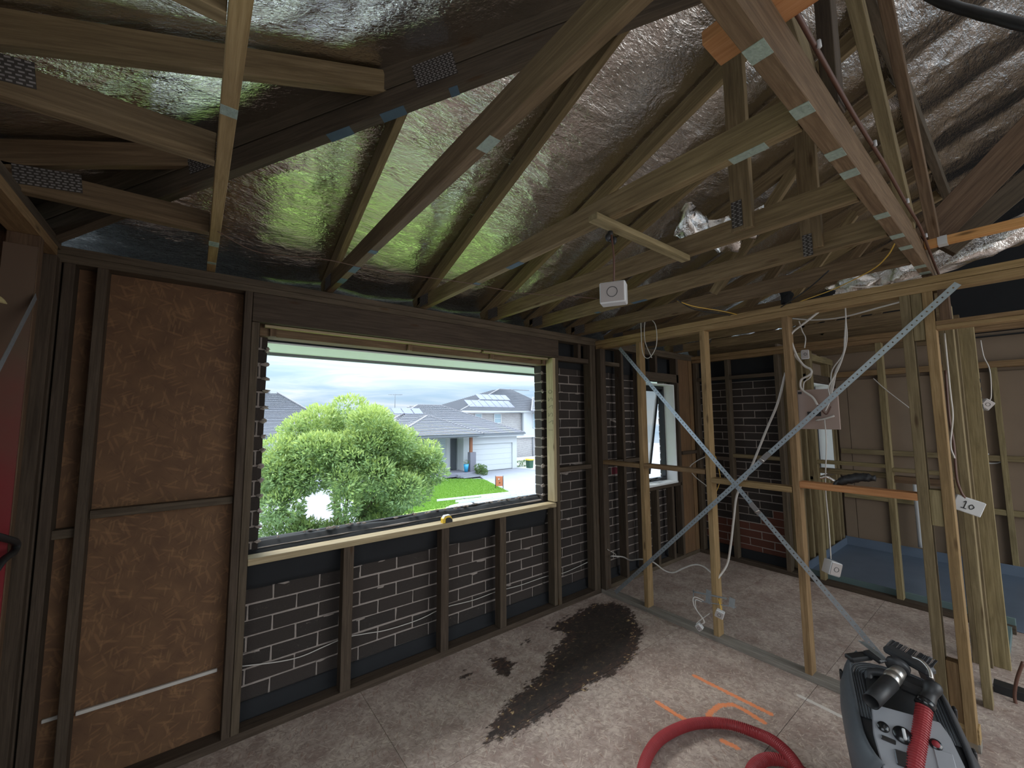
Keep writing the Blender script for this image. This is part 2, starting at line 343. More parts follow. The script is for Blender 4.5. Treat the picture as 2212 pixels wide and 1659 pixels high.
def beam(name, parent, p0, p1, wy, hz, mat, upv=(0, 0, 1), bev=.002, **kw):
    """box along p0->p1, hz measured along upv"""
    p0 = Vector(p0); p1 = Vector(p1); x = (p1-p0); ln = x.length; x.normalize(); u = Vector(upv); u = (u-x*u.dot(x)).normalized(); y = u.cross(x)
    mw = Matrix((( x.x, y.x, u.x, 0), (x.y, y.y, u.y, 0), (x.z, y.z, u.z, 0), (0, 0, 0, 1))); mw.translation = (p0+p1)/2
    return link(name, boxmesh(ln, wy, hz, bev), mat, parent, mw, **kw)
def prism(name, parent, pts2, axis, a0, a1, mat, **kw):
    """extrude polygon: pts2 in the plane normal to axis ('x': (y,z), 'y': (x,z), 'z': (x,y))"""
    f = {'x': lambda p, a: (a, p[0], p[1]), 'y': lambda p, a: (p[0], a, p[1]), 'z': lambda p, a: (p[0], p[1], a)}[axis]
    c = Vector(f(pts2[0], a0)); bm = bmesh.new()
    A = [bm.verts.new(Vector(f(p, a0))-c) for p in pts2]; B = [bm.verts.new(Vector(f(p, a1))-c) for p in pts2]
    bm.faces.new(A); bm.faces.new(B[::-1]); n = len(A)
    for i in range(n): bm.faces.new((A[i], A[(i+1) % n], B[(i+1) % n], B[i]))
    bmesh.ops.recalc_face_normals(bm, faces=bm.faces[:]); me = bpy.data.meshes.new(name); bm.to_mesh(me); bm.free()
    return link(name, me, mat, parent, Matrix.Translation(c), **kw)
def meshfrom(name, verts, faces): 
    me = bpy.data.meshes.new(name); me.from_pydata([tuple(v) for v in verts], [], faces); me.update(); return me
def smoothpath(pts, n=8):
    P = [Vector(p) for p in pts]; P = [P[0]*2-P[1]]+P+[P[-1]*2-P[-2]]; out = []
    for i in range(1, len(P)-2):
        for k in range(n):
            t = k/n; a, b, c, d = P[i-1], P[i], P[i+1], P[i+2]
            out.append(.5*((2*b)+(c-a)*t+(2*a-5*b+4*c-d)*t*t+(3*b-a-3*c+d)*t**3))
    out.append(P[-2]); return out
def tube_geo(path, r, seg=8, rf=None, flat=1.):
    V = []; Fc = []; n = len(path); prev = None
    for i, p in enumerate(path):
        t = (path[min(i+1, n-1)]-path[max(i-1, 0)]).normalized()
        if prev is None: u = t.orthogonal().normalized()
        else: u = (prev-t*prev.dot(t)).normalized()
        prev = u; v = t.cross(u); rr = r if rf is None else rf(i/(n-1))
        for k in range(seg):
            a = 2*PI*k/seg; V.append(p+(u*math.cos(a)+v*math.sin(a)*flat)*rr)
    for i in range(n-1):
        for k in range(seg):
            a = i*seg+k; b = i*seg+(k+1) % seg; Fc.append((a, b, b+seg, a+seg))
    Fc.append(tuple(range(seg))[::-1]); Fc.append(tuple(range((n-1)*seg, n*seg))); return V, Fc
def tube(name, parent, pts, r, mat, seg=8, sm=8, rf=None, **kw):
    path = smoothpath(pts, sm) if sm else [Vector(p) for p in pts]; c = path[0].copy(); path = [p-c for p in path]
    V, Fc = tube_geo(path, r, seg, rf); return link(name, meshfrom(name, V, Fc), mat, parent, Matrix.Translation(c), smooth=True, **kw)
def cyl(name, parent, p0, p1, r0_, mat, r1=None, seg=20, **kw):
    r1 = r0_ if r1 is None else r1
    return tube(name, parent, [p0, (Vector(p0)+Vector(p1))/2, p1], r0_, mat, seg, 0, rf=lambda t: r0_+(r1-r0_)*t, **kw)
def boxes(name, parent, lst, mat, origin, **kw):
    V = []; Fc = []
    for (x0, x1, y0, y1, z0, z1) in lst:
        b = len(V); V += [(x-origin[0], y-origin[1], z-origin[2]) for z in (z0, z1) for x, y in ((x0, y0), (x1, y0), (x1, y1), (x0, y1))]
        Fc += [(b+3, b+2, b+1, b), (b+4, b+5, b+6, b+7), (b, b+1, b+5, b+4), (b+1, b+2, b+6, b+5), (b+2, b+3, b+7, b+6), (b+3, b, b+4, b+7)]
    return link(name, meshfrom(name, V, Fc), mat, parent, Matrix.Translation(origin), **kw)

# ================================================================== SETTING
# ---- floor: particle-board sheets with real joints; stains and paint marks as an attribute
def seg_d(PX, PY, poly):
    d = np.full(PX.shape, 9.)
    for (x0, y0), (x1, y1) in zip(poly[:-1], poly[1:]):
        dx, dy = x1-x0, y1-y0; l2 = dx*dx+dy*dy+1e-9; t = np.clip(((PX-x0)*dx+(PY-y0)*dy)/l2, 0, 1)
        d = np.minimum(d, np.hypot(PX-x0-t*dx, PY-y0-t*dy))
    return d
def inside(PX, PY, poly):
    c = np.zeros(PX.shape, bool); n = len(poly)
    for i in range(n):
        x0, y0 = poly[i]; x1, y1 = poly[(i+1) % n]
        c ^= ((y0 > PY) != (y1 > PY)) & (PX < (x1-x0)*(PY-y0)/((y1-y0) if abs(y1-y0) > 1e-9 else 1e-9)+x0)
    return c
STAINS = [[(2.94, 2.56), (3.14, 2.455), (3.12, 2.27), (2.91, 2.01), (2.67, 1.877), (2.42, 1.80), (2.22, 1.80), (2.07, 1.82), (1.9, 1.815), (1.69, 1.794), (1.52, 1.796), (1.35, 1.826), (1.26, 1.865), (1.39, 1.96), (1.54, 2.03), (1.68, 2.07), (1.86, 2.10), (2.09, 2.26), (2.2, 2.28), (2.37, 2.35), (2.31, 2.49), (2.44, 2.52), (2.68, 2.54)],
          [(1.72, 2.48), (1.82, 2.425), (1.856, 2.3), (1.715, 2.19), (1.64, 2.264)], [(1.52, 2.465), (1.58, 2.395), (1.49, 2.335), (1.42, 2.36)], [(2.08, 2.5), (2.16, 2.47), (2.1, 2.42), (1.98, 2.45)]]
ORANGE = [[(2.668, 1.472), (2.671, 1.298), (2.674, 1.141), (2.678, 1.033)], [(2.257, 1.482), (2.251, 1.376), (2.256, 1.283)], [(2.341, 1.217), (2.40, 1.25), (2.516, 1.245), (2.589, 1.2), (2.592, 1.133), (2.577, 1.032)], [(2.265, 1.113), (2.278, 1.046)]]
floor = root('floor', (2, 0, 0), kind='structure')
def floor_panel(x0, x1, y0, y1):
    fine = x1 > .6 and x0 < 3.3 and y1 > .4 and y0 < 2.7
    s = .0125 if fine else .3
    x0 += .0015; x1 -= .0015; y0 += .0015; y1 -= .0015
    nx = max(2, int((x1-x0)/s)); ny = max(2, int((y1-y0)/s)); X, Y = np.meshgrid(np.linspace(x0, x1, nx), np.linspace(y0, y1, ny))
    Xf = X.ravel(); Yf = Y.ravel(); n = nx*ny
    V = np.zeros((n+4, 3)); V[:n, 0] = Xf-x0; V[:n, 1] = Yf-y0
    V[n:, :] = [(0, 0, -.02), (x1-x0, 0, -.02), (x1-x0, y1-y0, -.02), (0, y1-y0, -.02)]
    i = np.arange(ny-1)[:, None]*nx+np.arange(nx-1)[None, :]; F = np.stack([i, i+1, i+nx+1, i+nx], -1).reshape(-1, 4)
    me = bpy.data.meshes.new('floor_panel')
    fl = F.tolist(); r_b = list(range(nx)); r_r = [nx-1+k*nx for k in range(ny)]; r_t = [n-1-k for k in range(nx)]; r_l = [(ny-1-k)*nx for k in range(ny)]
    fl += [[n, n+1]+r_b[::-1], [n+1, n+2]+r_r[::-1], [n+2, n+3]+r_t[::-1], [n+3, n]+r_l[::-1], [n+3, n+2, n+1, n]]
    me.from_pydata(V.tolist(), [], fl); me.update()
    col = np.zeros((n+4, 4), np.float32); col[:, 3] = 1
    if fine:
        st = np.zeros(n)
        for k, p in enumerate(STAINS):
            d = seg_d(Xf, Yf, p+[p[0]]); sd = np.where(inside(Xf, Yf, p), d, -d)
            st = np.maximum(st, np.clip(.5+sd/(.20 if k == 0 else .12), 0, 1)*(1 if k == 0 else .85))
        og = np.zeros(n)
        for p in ORANGE: og = np.maximum(og, np.clip(1.3-seg_d(Xf, Yf, p)/.021, 0, 1))
        wd = np.clip(1.2-seg_d(Xf, Yf, [(2.98, .99), (2.975, .9), (2.965, .77), (2.96, .7)])/.025, 0, 1)
        wd = np.maximum(wd, .55*np.clip(1-seg_d(Xf, Yf, [(2.24, 1.83), (2.24, .95)])/.07, 0, 1)); wd = np.maximum(wd, .5*np.clip(1-np.abs(Yf-1.85)/.05, 0, 1)*(Xf < 2.3)); wd = np.maximum(wd, .45*np.clip(1-np.abs(Yf-.95)/.08, 0, 1))
        col[:n, 0] = st; col[:n, 1] = og; col[:n, 2] = wd
    a = me.attributes.new('paint', 'FLOAT_COLOR', 'POINT'); a.data.foreach_set('color', col.ravel())
    me.materials.append(M['floor'])
    o = bpy.data.objects.new('floor_panel', me); COL.objects.link(o); o.parent = floor; o.location = Vector((x0, y0, 0))-floor.location
for k, (y0, y1) in enumerate(((1.85, 2.75), (.95, 1.85), (.05, .95), (-.85, .05), (-1.75, -.85), (-3.2, -1.75))):
    xs = [-.62, 1.35 if k % 2 == 0 else 2.24, 4.2 if k % 2 == 0 else 5.1, 7.2]
    if k == 0: xs = [-.62, .9, 3.23, 5.1, 7.2]
    for a, b in zip(xs[:-1], xs[1:]): floor_panel(a, b, y0, y1)
YW = 2.657; XP = 3.187; YB = 2.80   # inner faces: window-wall studs, partition studs, brick skin
# ---- window wall: timber frame
wf = root('wall_front', (1, YW+.045, 0), kind='structure')
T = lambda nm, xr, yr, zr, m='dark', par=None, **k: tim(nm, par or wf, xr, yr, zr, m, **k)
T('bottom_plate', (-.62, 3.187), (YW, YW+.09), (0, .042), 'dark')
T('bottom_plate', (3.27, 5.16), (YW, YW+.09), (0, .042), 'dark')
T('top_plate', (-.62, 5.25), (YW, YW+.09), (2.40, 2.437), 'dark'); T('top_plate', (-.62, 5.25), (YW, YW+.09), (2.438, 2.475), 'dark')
SW = .038
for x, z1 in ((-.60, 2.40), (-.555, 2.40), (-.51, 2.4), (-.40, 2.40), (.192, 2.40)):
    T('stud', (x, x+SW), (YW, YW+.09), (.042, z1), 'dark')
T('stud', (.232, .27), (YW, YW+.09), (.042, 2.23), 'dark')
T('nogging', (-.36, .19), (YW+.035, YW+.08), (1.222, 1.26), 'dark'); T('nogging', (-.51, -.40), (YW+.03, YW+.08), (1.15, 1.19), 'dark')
T('lintel_beam', (.232, 2.658), (YW-.004, YW+.045), (2.232, 2.398), 'dark')
T('head_batten', (.30, 1.82), (YW+.04, YW+.075), (2.214, 2.230), 'pale'); T('head_batten', (1.845, 2.565), (YW+.04, YW+.075), (2.212, 2.229), 'pale')
T('outer_lintel', (.28, 2.62), (YW+.09, YW+.20), (2.17, 2.40), 'oldchord')
for x in (.33, 1.20, 1.93, 2.52): T('packer', (x, x+.035), (YW+.065, YW+.09), (2.17, 2.214), 'oldchord')
T('jamb_lining', (2.582, 2.615), (YW-.002, YW+.09), (.93, 2.228), 'pale')
T('stud', (2.616, 2.655), (YW, YW+.09), (.042, 2.40), 'dark'); T('stud', (2.578, 2.615), (YW+.01, YW+.09), (.042, .885), 'dark')
T('sill_plate', (.27, 2.60), (YW-.006, YW+.085), (.886, .922), 'pale')
for x in (.775, 1.453, 1.975): T('jack_stud', (x, x+.062), (YW, YW+.07), (.042, .886), 'dark')
T('stud', (3.10, 3.138), (YW, YW+.09), (.042, 2.4), 'dark'); T('stud', (3.142, 3.182), (YW, YW+.09), (.042, 2.40), 'dark')
T('stud', (3.205, 3.243), (YW, YW+.09), (.042, 2.40), 'dark')
T('nogging', (2.655, 3.10), (YW+.01, YW+.08), (1.185, 1.225), 'dark'); T('nogging', (2.655, 3.10), (YW+.02, YW+.08), (2.215, 2.26), 'dark')
T('cripple_stud', (2.95, 2.99), (YW+.02, YW+.08), (2.26, 2.40), 'dark')
# room beyond the partition
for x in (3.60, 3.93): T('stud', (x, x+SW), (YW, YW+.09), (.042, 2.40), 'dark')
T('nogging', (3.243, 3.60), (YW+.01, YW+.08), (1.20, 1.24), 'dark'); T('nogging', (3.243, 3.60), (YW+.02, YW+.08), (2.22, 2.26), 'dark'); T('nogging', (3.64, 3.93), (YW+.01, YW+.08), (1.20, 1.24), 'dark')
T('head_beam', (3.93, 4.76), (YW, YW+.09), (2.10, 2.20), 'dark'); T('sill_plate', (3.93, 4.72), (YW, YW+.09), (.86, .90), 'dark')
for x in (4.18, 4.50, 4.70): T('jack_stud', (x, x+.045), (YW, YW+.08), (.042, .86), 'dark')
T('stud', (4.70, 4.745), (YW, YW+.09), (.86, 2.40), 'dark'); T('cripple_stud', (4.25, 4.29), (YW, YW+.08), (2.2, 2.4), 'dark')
T('plywood_panel', (4.745, 5.0), (YW+.01, YW+.02), (.042, 2.40), 'plywood', bev=0); T('plywood_panel', (5.005, 5.16), (YW+.005, YW+.02), (.042, 2.40), 'plywood', bev=0)
T('nogging', (4.745, 5.14), (YW-.02, YW+.01), (1.22, 1.26), 'dark')
# strand-board sheathing behind the left bay (board local XY is its face)
def sheet(name, par, x0, x1, z0, z1, y, th, mat, **kw):
    me = boxmesh(x1-x0, z1-z0, th, .001); mw = Matrix(((1, 0, 0, (x0+x1)/2), (0, 0, -1, y+th/2), (0, 1, 0, (z0+z1)/2), (0, 0, 0, 1))); return link(name, me, mat, par, mw, **kw)
sheet('strand_board', wf, -.64, -.383, .01, 2.42, YW+.09, .012, 'osb'); sheet('strand_board', wf, -.382, .235, .01, 2.42, YW+.091, .012, 'osb')
# black membrane below the sill and along the floor
def drape(name, par, x0, x1, rows, mat, amp=.006, nx=120, **kw):
    V = []; Fc = []
    for j, (y, z) in enumerate(rows):
        for i in range(nx):
            x = x0+(x1-x0)*i/(nx-1); a = amp*noise.noise(Vector((x*5, j*.9, y))); V.append((x, y-abs(a), z+amp*.8*noise.noise(Vector((x*3, 7, j*.5)))))
    for j in range(len(rows)-1):
        for i in range(nx-1): a = j*nx+i; Fc.append((a, a+1, a+nx+1, a+nx))
    me = meshfrom(name, V, Fc); c = Vector((x0, rows[0][0], rows[0][1])); me.transform(Matrix.Translation(-c)); o = link(name, me, mat, par, Matrix.Translation(c), smooth=True, **kw)
    sm = o.modifiers.new('thickness', 'SOLIDIFY'); sm.thickness = .003; return o
drape('membrane', wf, .27, 2.58, [(YB-.010, .715), (YB-.014, .75), (YB-.03, .80), (YB-.045, .85), (YB-.05, .885), (YB-.045, .905), (YB+.0, .925), (YB+.04, .955), (YB+.06, .965)], 'black', .012)
drape('membrane', wf, -.6, 5.1, [(YW+.088, .035), (YB-.012, .045), (YB-.014, .10), (YB-.006, .118)], 'black', .003, 160)
drape('membrane', wf, 2.66, 5.1, [(YB-.01, 2.16), (YB-.014, 2.26), (YB-.012, 2.47)], 'black', .004)
# ---- brick skin of the window wall, brick by brick
def bricks(rootobj, u, axis_pos, a0, a1, z0, z1, skip, matf, Lb=.252, Hb=.0865, off=0., g0=2.565, zoff=.022, maxn=299):
    """u='x': wall runs along x, inner face at y=axis_pos (bricks go +y). u='y': along y, inner face at x=axis_pos"""
    meshes = []
    for k in range(6):
        me = boxmesh(Lb-.009, .10, Hb-.0095, .003)
        for v in me.vertices: v.co += Vector((rng.normal()*.0012, rng.normal()*.0012, rng.normal()*.0012))
        meshes.append(me)
    half = boxmesh(Lb/2-.011, .10, Hb-.011, .004); n = 0
    c = int((z0-zoff)/Hb)
    while zoff+c*Hb < z1-.01:
        zc = zoff+(c+.5)*Hb; s = g0+math.floor((a0-g0)/Lb)*Lb+(Lb/2 if c % 2 else 0)-Lb
        while s < a1:
            e0, e1 = max(s, a0), min(s+Lb, a1); mid = (e0+e1)/2
            if e1-e0 > .022:
                for (h0, h1, hz0, hz1) in skip:       # openings cut the bricks
                    if hz0 < zc < hz1:
                        if e0 >= h0-.005 and e1 <= h1+.005: e1 = e0; break
                        if e0 < h0 < e1: e1 = h0
                        elif e0 < h1 < e1: e0 = h1
                if e1-e0 > .022 and n < maxn:
                    mid = (e0+e1)/2; full = e1-e0 > Lb-.02
                    mt = matf(mid, zc)
                    base = meshes[int(rng.integers(6))]
                    key = mt+base.name
                    me = MB.get(key)
                    if me is None: me = base.copy(); me.materials.clear(); me.materials.append(M[mt]); MB[key] = me
                    o = bpy.data.objects.new('brick', me); COL.objects.link(o); o.parent = rootobj
                    dp = .05+rng.normal()*.0015
                    pos = Vector((mid, axis_pos+dp, zc+rng.normal()*.001)) if u == 'x' else Vector((axis_pos+dp, mid, zc+rng.normal()*.001))
                    o.location = pos-rootobj.location; o.scale = ((e1-e0-.009)/(Lb-.009), 1, 1)
                    o.rotation_euler = (0, rng.normal()*.004, (0 if u == 'x' else PI/2)+rng.normal()*.003); n += 1
            s += Lb
        c += 1
    return n
MB = {}
wv = root('wall_front_veneer', (1.5, YB+.055, 0), kind='structure')
OPN = [(.335, 2.565, .93, 2.5), (4.02, 4.66, .88, 2.16)]
def bm_front(x, z): return 'brickpink' if (3.55 < x < 3.75 and 1.08 < z < 1.17) else 'brick'
nb1 = bricks(wv, 'x', YB, .10, 3.20, .10, 2.16, OPN, bm_front)
wv2 = root('wall_front_veneer', (4, YB+.055, 0), kind='structure')
nb2 = bricks(wv2, 'x', YB, 3.20, 4.72, .10, 2.16, OPN, bm_front); print('bricks', nb1, nb2)
def mortar_slab(name, par, lst): boxes(name, par, lst, 'mortar', (lst[0][0], lst[0][2], lst[0][4]))
y0, y1 = YB+.0045, YB+.095
mortar_slab('mortar', wv, [(.10, 2.56, y0, y1, -.05, .935), (.10, .327, y0, y1, .935, 2.18), (2.572, 4.015, y0, y1, -.05, 2.18), (4.015, 4.665, y0, y1, -.05, .885), (4.665, 5.16, y0, y1, -.05, 2.18)])
# ragged mortar squeezed from the joints beside the opening and along the brick sill
def blobs(name, par, pts, mat='mortar'):
    bm = bmesh.new(); o0 = Vector(pts[0][0])
    for p, s in pts:
        r = bmesh.ops.create_icosphere(bm, subdivisions=1, radius=1)
        for v in r['verts']: v.co = Vector((v.co.x*s[0], v.co.y*s[1], v.co.z*s[2]))*(1+.35*rng.normal())+Vector(p)-o0
    me = bpy.data.meshes.new(name); bm.to_mesh(me); bm.free(); link(name, me, mat, par, Matrix.Translation(o0), kind='stuff')
pts = []
for k in range(14):
    z = .022+.0865*(11+k)
    for x, sgn in ((2.578, 1), (.322, -1)):
        for q in range(3): pts.append(((x-sgn*.012*rng.random(), YB-.006*rng.random()-.002, z+rng.normal()*.004), (.012+.01*rng.random(), .008+.01*rng.random(), .006+.006*rng.random())))
for k in range(60): pts.append(((.36+2.2*rng.random(), YB+.02+.05*rng.random(), .972+.004*rng.random()), (.008+.012*rng.random(), .006, .004+.004*rng.random())))
for k in range(160):   # mortar squeezed from bed joints on the inner face
    c = int(rng.integers(1, 25)); z = .022+.0865*c; x = .3+rng.random()*4.8
    if any(a-.02 < x < b+.02 and c_-.02 < z < d for a, b, c_, d in OPN): continue
    pts.append(((x, YB-.001, z-.004+rng.normal()*.003), (.02+.03*rng.random(), .004, .005+.004*rng.random())))
blobs('mortar_dags', wv, pts)
# black jamb flashing and brick sill
tim('sill_flashing', wv, (.335, 2.565), (YB+.06, YB+.10), (.938, .968), 'black')
# eave: soffit, fascia and gutter just outside the window head
ev = root('trim_1', (1.5, 3.1, 2.14), kind='structure')
tim('soffit', ev, (-1.2, 5.3), (2.90, 3.30), (2.155, 2.165), 'soffit', bev=0); tim('fascia', ev, (-1.2, 5.3), (3.30, 3.325), (2.135, 2.48), 'gutter')
tim('soffit', ev, (5.3, 7.6), (1.74, 3.30), (2.155, 2.165), 'soffit', bev=0); tim('fascia', ev, (5.3, 7.6), (3.30, 3.325), (2.135, 2.48), 'gutter'); tim('soffit', ev, (6.9, 7.6), (-3.4, 1.74), (2.55, 2.56), 'black', bev=0)
tim('gutter', ev, (-1.2, 5.3), (3.326, 3.44), (2.15, 2.27), 'gutter')
for xa, xb in ((-1.2, .10), (4.72, 5.3)): tim('brick_skin', wv if xa < 0 else wv2, (xa, xb), (2.80, 2.91), (-.5, 2.16), 'brick', bev=0)
# ---- partition of studs
pw = root('wall_partition', (XP+.04, 1.3, 0), kind='structure')
X0, X1 = XP, XP+.08
P_ = lambda nm, yr, zr, m='pine', xr=(X0, X1), **k: tim(nm, pw, xr, yr, zr, m, **k)
M['dusty'] = timber('dusty_grey_plate', (.22, .195, .165), (.33, .30, .255), (.44, .40, .34), knots=False); P_('bottom_plate', (.28, 2.655), (0, .040), 'dusty'); P_('bottom_plate', (.28, .42), (.040, .11), 'pine', (X0+.004, X1-.004))
P_('top_plate', (-1.2, 2.655), (2.366, 2.408), 'pine'); P_('top_plate', (-1.2, 2.7), (2.41, 2.45), 'pine')
P_('stud', (2.60, 2.655), (.04, 2.366), 'dark')
for y in (2.145, 1.552, .975): P_('stud', (y, y+.040), (.04, 2.366), 'pine')
P_('stud', (.378, .422), (.04, 2.366), 'treated'); P_('stud', (.288, .330), (0, 2.366), 'pine')
P_('blocking', (.331, .377), (2.10, 2.366), 'treated', (X0+.004, X1-.01)); P_('blocking', (.331, .377), (1.09, 1.28), 'treated', (X0+.004, X1-.01)); P_('blocking', (.331, .377), (.04, .40), 'pine', (X0+.01, X1-.01))
P_('nogging', (2.19, 2.60), (1.225, 1.262)); P_('nogging', (1.60, 2.145), (1.232, 1.268)); P_('nogging', (1.02, 1.552), (1.172, 1.210)); P_('nogging', (.422, .975), (1.212, 1.252), 'orange')
P_('door_header', (-1.2, .288), (2.150, 2.172)); P_('door_header', (-1.2, .288), (2.173, 2.196))
P_('cripple_stud', (.23, .27), (2.196, 2.366), 'oldchord')
# ---- second frame: far side of the next room, with bathroom behind
XR = 5.08
w2 = root('wall_right', (XR, 1.5, 0), kind='structure')
Q = lambda nm, yr, zr, m='treated', xr=(XR, XR+.08), **k: tim(nm, w2, xr, yr, zr, m, **k)
Q('bottom_plate', (.2, 2.655), (0, .045), 'dark'); Q('top_plate', (-1., 2.655), (2.37, 2.41), 'pine'); Q('top_plate', (-1., 2.7), (2.412, 2.455), 'pine')
for y, m in ((2.60, 'dark'), (2.205, 'dark'), (1.675, 'dark'), (1.385, 'treated'), (.822, 'treated'), (.26, 'treated')): Q('stud', (y, y+.045), (.045, 2.37), m)
Q('nogging', (1.72, 2.205), (1.20, 1.24), 'treated'); Q('nogging', (2.25, 2.60), (1.16, 1.20), 'dark')
Q('nogging', (1.72, 2.205), (2.13, 2.17), 'dark'); Q('nogging', (2.25, 2.60), (2.13, 2.17), 'dark')
Q('nogging', (.867, 1.385), (1.20, 1.235)); Q('nogging', (.867, 1.385), (1.10, 1.15), 'treated', (XR+.05, XR+.14)); Q('nogging', (.305, .822), (1.17, 1.205)); Q('nogging', (.305, .822), (1.07, 1.13), 'oldchord', (XR+.05, XR+.14))
wrv = root('wall_right_veneer', (XR+.17, 2.1, 0), kind='structure')
def bm_right(y, z): return 'brickred' if (z < .42 and y < 2.6) or (y < 1.9 and .42 < z < .62 and rng.random() < .5) else 'brick'
bricks(wrv, 'y', XR+.12, 1.72, 2.80, .13, 2.12, [], bm_right, g0=2.62)
mortar_slab('mortar', wrv, [(XR+.1245, XR+.21, 1.72, 2.85, -.05, 2.14)])
tim('membrane', wrv, (XR+.10, XR+.118), (1.70, 2.66), (.03, .14), 'black', bev=0); tim('membrane', wrv, (XR+.10, XR+.12), (1.70, 2.66), (2.10, 2.40), 'black', bev=0)
# bathroom shell: front wall with narrow window, far wall, blue membrane floor
wb = root('wall_bathroom_front', (6., 1.66, 0), kind='structure'); YBt = 1.62
B_ = lambda nm, xr, yr, zr, m='treated', **k: tim(nm, wb, xr, yr, zr, m, **k)
for x in (5.25, 5.42, 5.62, 5.86, 6.66, 6.80): B_('stud', (x, x+.045), (YBt, YBt+.08), (.045, 2.37), 'treated')
for x in (6.1, 6.35): B_('stud', (x, x+.045), (YBt, YBt+.08), (.045, .93), 'treated')
B_('bottom_plate', (XR+.08, 6.9), (YBt, YBt+.08), (0, .045), 'dark'); B_('top_plate', (XR+.08, 6.9), (YBt, YBt+.08), (2.37, 2.45), 'treated'); B_('head_beam', (5.86, 6.70), (YBt, YBt+.08), (2.10, 2.2), 'dark'); B_('sill_plate', (5.86, 6.7), (YBt, YBt+.08), (.93, .97), 'dark')
B_('lining_board', (XR+.08, 5.90), (YBt+.08, YBt+.1), (0, 2.5), 'liner', bev=0); B_('lining_board', (6.66, 7.0), (YBt+.08, YBt+.1), (0, 2.5), 'liner', bev=0)
B_('lining_board', (5.90, 6.66), (YBt+.08, YBt+.1), (0, .95), 'liner', bev=0); B_('lining_board', (5.90, 6.66), (YBt+.08, YBt+.1), (2.12, 2.5), 'liner', bev=0)
wfar = root('wall_far_right', (6.95, 0, 0), kind='structure')
for y in (-3.0, -2.1, -1.2, -.3, .6): tim('lining_board', wfar, (6.93, 6.945), (y+.003, y+.897), (0, 2.16), 'liner', bev=0)
tim('lining_board', wfar, (6.93, 6.945), (1.503, 1.62), (0, 2.16), 'liner', bev=0)
for y in (1.1, .62, .2, -.25, -.7): tim('stud', wfar, (6.86, 6.93), (y, y+.045), (0, 2.2), 'treated')
for z in (.62, 1.19): tim('nogging', wfar, (6.865, 6.925), (-.7, 1.6), (z, z+.06), 'treated')
tim('top_plate', wfar, (6.86, 6.95), (-3, 1.7), (2.2, 2.27), 'pine')
tim('outer_sheathing', wfar, (6.97, 7.0), (-3.2, 1.75), (0, 2.6), 'liner', bev=0)
bf = root('floor_bathroom', (6., .8, 0), kind='structure')
def slab(name, par, x0, x1, y0, y1, z0, z1, mat): return tim(name, par, (x0, x1), (y0, y1), (z0, z1), mat, bev=.003)
slab('waterproof_membrane', bf, 5.16, 6.93, -.6, 1.62, .001, .012, 'bluemem'); slab('membrane_upturn', bf, 5.16, 5.175, .2, 1.62, .0, .10, 'teal'); slab('membrane_upturn', bf, 5.17, 6.9, 1.605, 1.62, .01, .10, 'bluemem'); slab('membrane_upturn', bf, 6.85, 6.862, -.6, 1.62, .01, .12, 'bluemem')
# wall end post group past the doorway
we = root('wall_hall_end', (4.4, .3, 0), kind='structure')
E_ = lambda nm, xr, yr, zr, m='treated', **k: tim(nm, we, xr, yr, zr, m, **k)
E_('stud', (3.70, 3.78), (.262, .300), (0, 2.37), 'treated'); E_('stud', (4.30, 4.345), (.285, .375), (0, 2.37), 'treated')
E_('stud', (4.35, 4.395), (.21, .30), (0, 2.37), 'treated'); E_('stud', (4.62, 4.70), (.23, .275), (0, 2.37), 'treated')
E_('bottom_plate', (4.40, 5.1), (.22, .30), (0, .05), 'teal')
# ---- left wall
wl = root('wall_left', (-.57, 1.5, 0), kind='structure')
W_ = lambda nm, yr, zr, m='pine', xr=(-.61, -.52), **k: tim(nm, wl, xr, yr, zr, m, **k)
W_('top_plate', (.2, 2.60), (2.41, 2.45), 'pine'); W_('bottom_plate', (.2, 2.6), (0, .042), 'dark')
for y in (2.60, 2.36, 1.76, 1.16): W_('stud', (y, y+.045), (.042, 2.41), 'dark' if y > 2.5 else 'oldchord')
W_('top_plate', (.2, 2.65), (2.451, 2.49), 'dark')
mr, ntr, brd = newmat('red_sprayed_timber'); gcr = N(ntr, 'ShaderNodeTexCoord'); sxr = N(ntr, 'ShaderNodeSeparateXYZ'); L(ntr, gcr.outputs['Object'], sxr.inputs[0]); nr_ = N(ntr, 'ShaderNodeTexNoise', i_Scale=6., i_Detail=5.); L(ntr, gcr.outputs['Object'], nr_.inputs['Vector'])
L(ntr, mix(ntr, math_(ntr, 'MULTIPLY', math_(ntr, 'SUBTRACT', math_(ntr, 'ADD', math_(ntr, 'MULTIPLY', nr_.outputs[0], .5), .55), sxr.outputs[0]), 1.3, clamp=True), (.11, .07, .045), (.20, .012, .018)), brd.inputs['Base Color']); brd.inputs['Roughness'].default_value = .75
M['redspray'] = mr
W_('sprayed_board', (2.350, 2.359), (.05, 2.36), 'redspray', (-.612, -.523), bev=0)
W_('sheathing', (-3.2, -.85), (0, 2.5), 'osb', (-.66, -.64), bev=0); W_('sheathing', (1.15, 2.75), (0, 2.5), 'osb', (-.66, -.64), bev=0); W_('sheathing', (-.85, 1.15), (0, .3), 'osb', (-.66, -.64), bev=0); W_('sheathing', (-.85, 1.15), (2.3, 2.5), 'osb', (-.66, -.64), bev=0)  # sheathing leaves the added, unseen side opening for light
# ---- back wall, unseen, with two openings to the daylight
wk = root('wall_back', (3, -3.2, 0), kind='structure')
for xr, zr in (((-.66, .3), (0, 2.6)), ((.3, 7.4), (0, .4)), ((.3, 7.4), (2.3, 2.6))):
    tim('sheathing', wk, xr, (-3.24, -3.2), zr, 'osb', bev=0)
tim('wall_side', None, (6.95, 7.5), (-3.2, -3.16), (0, 2.6), 'liner', bev=0, kind='structure')

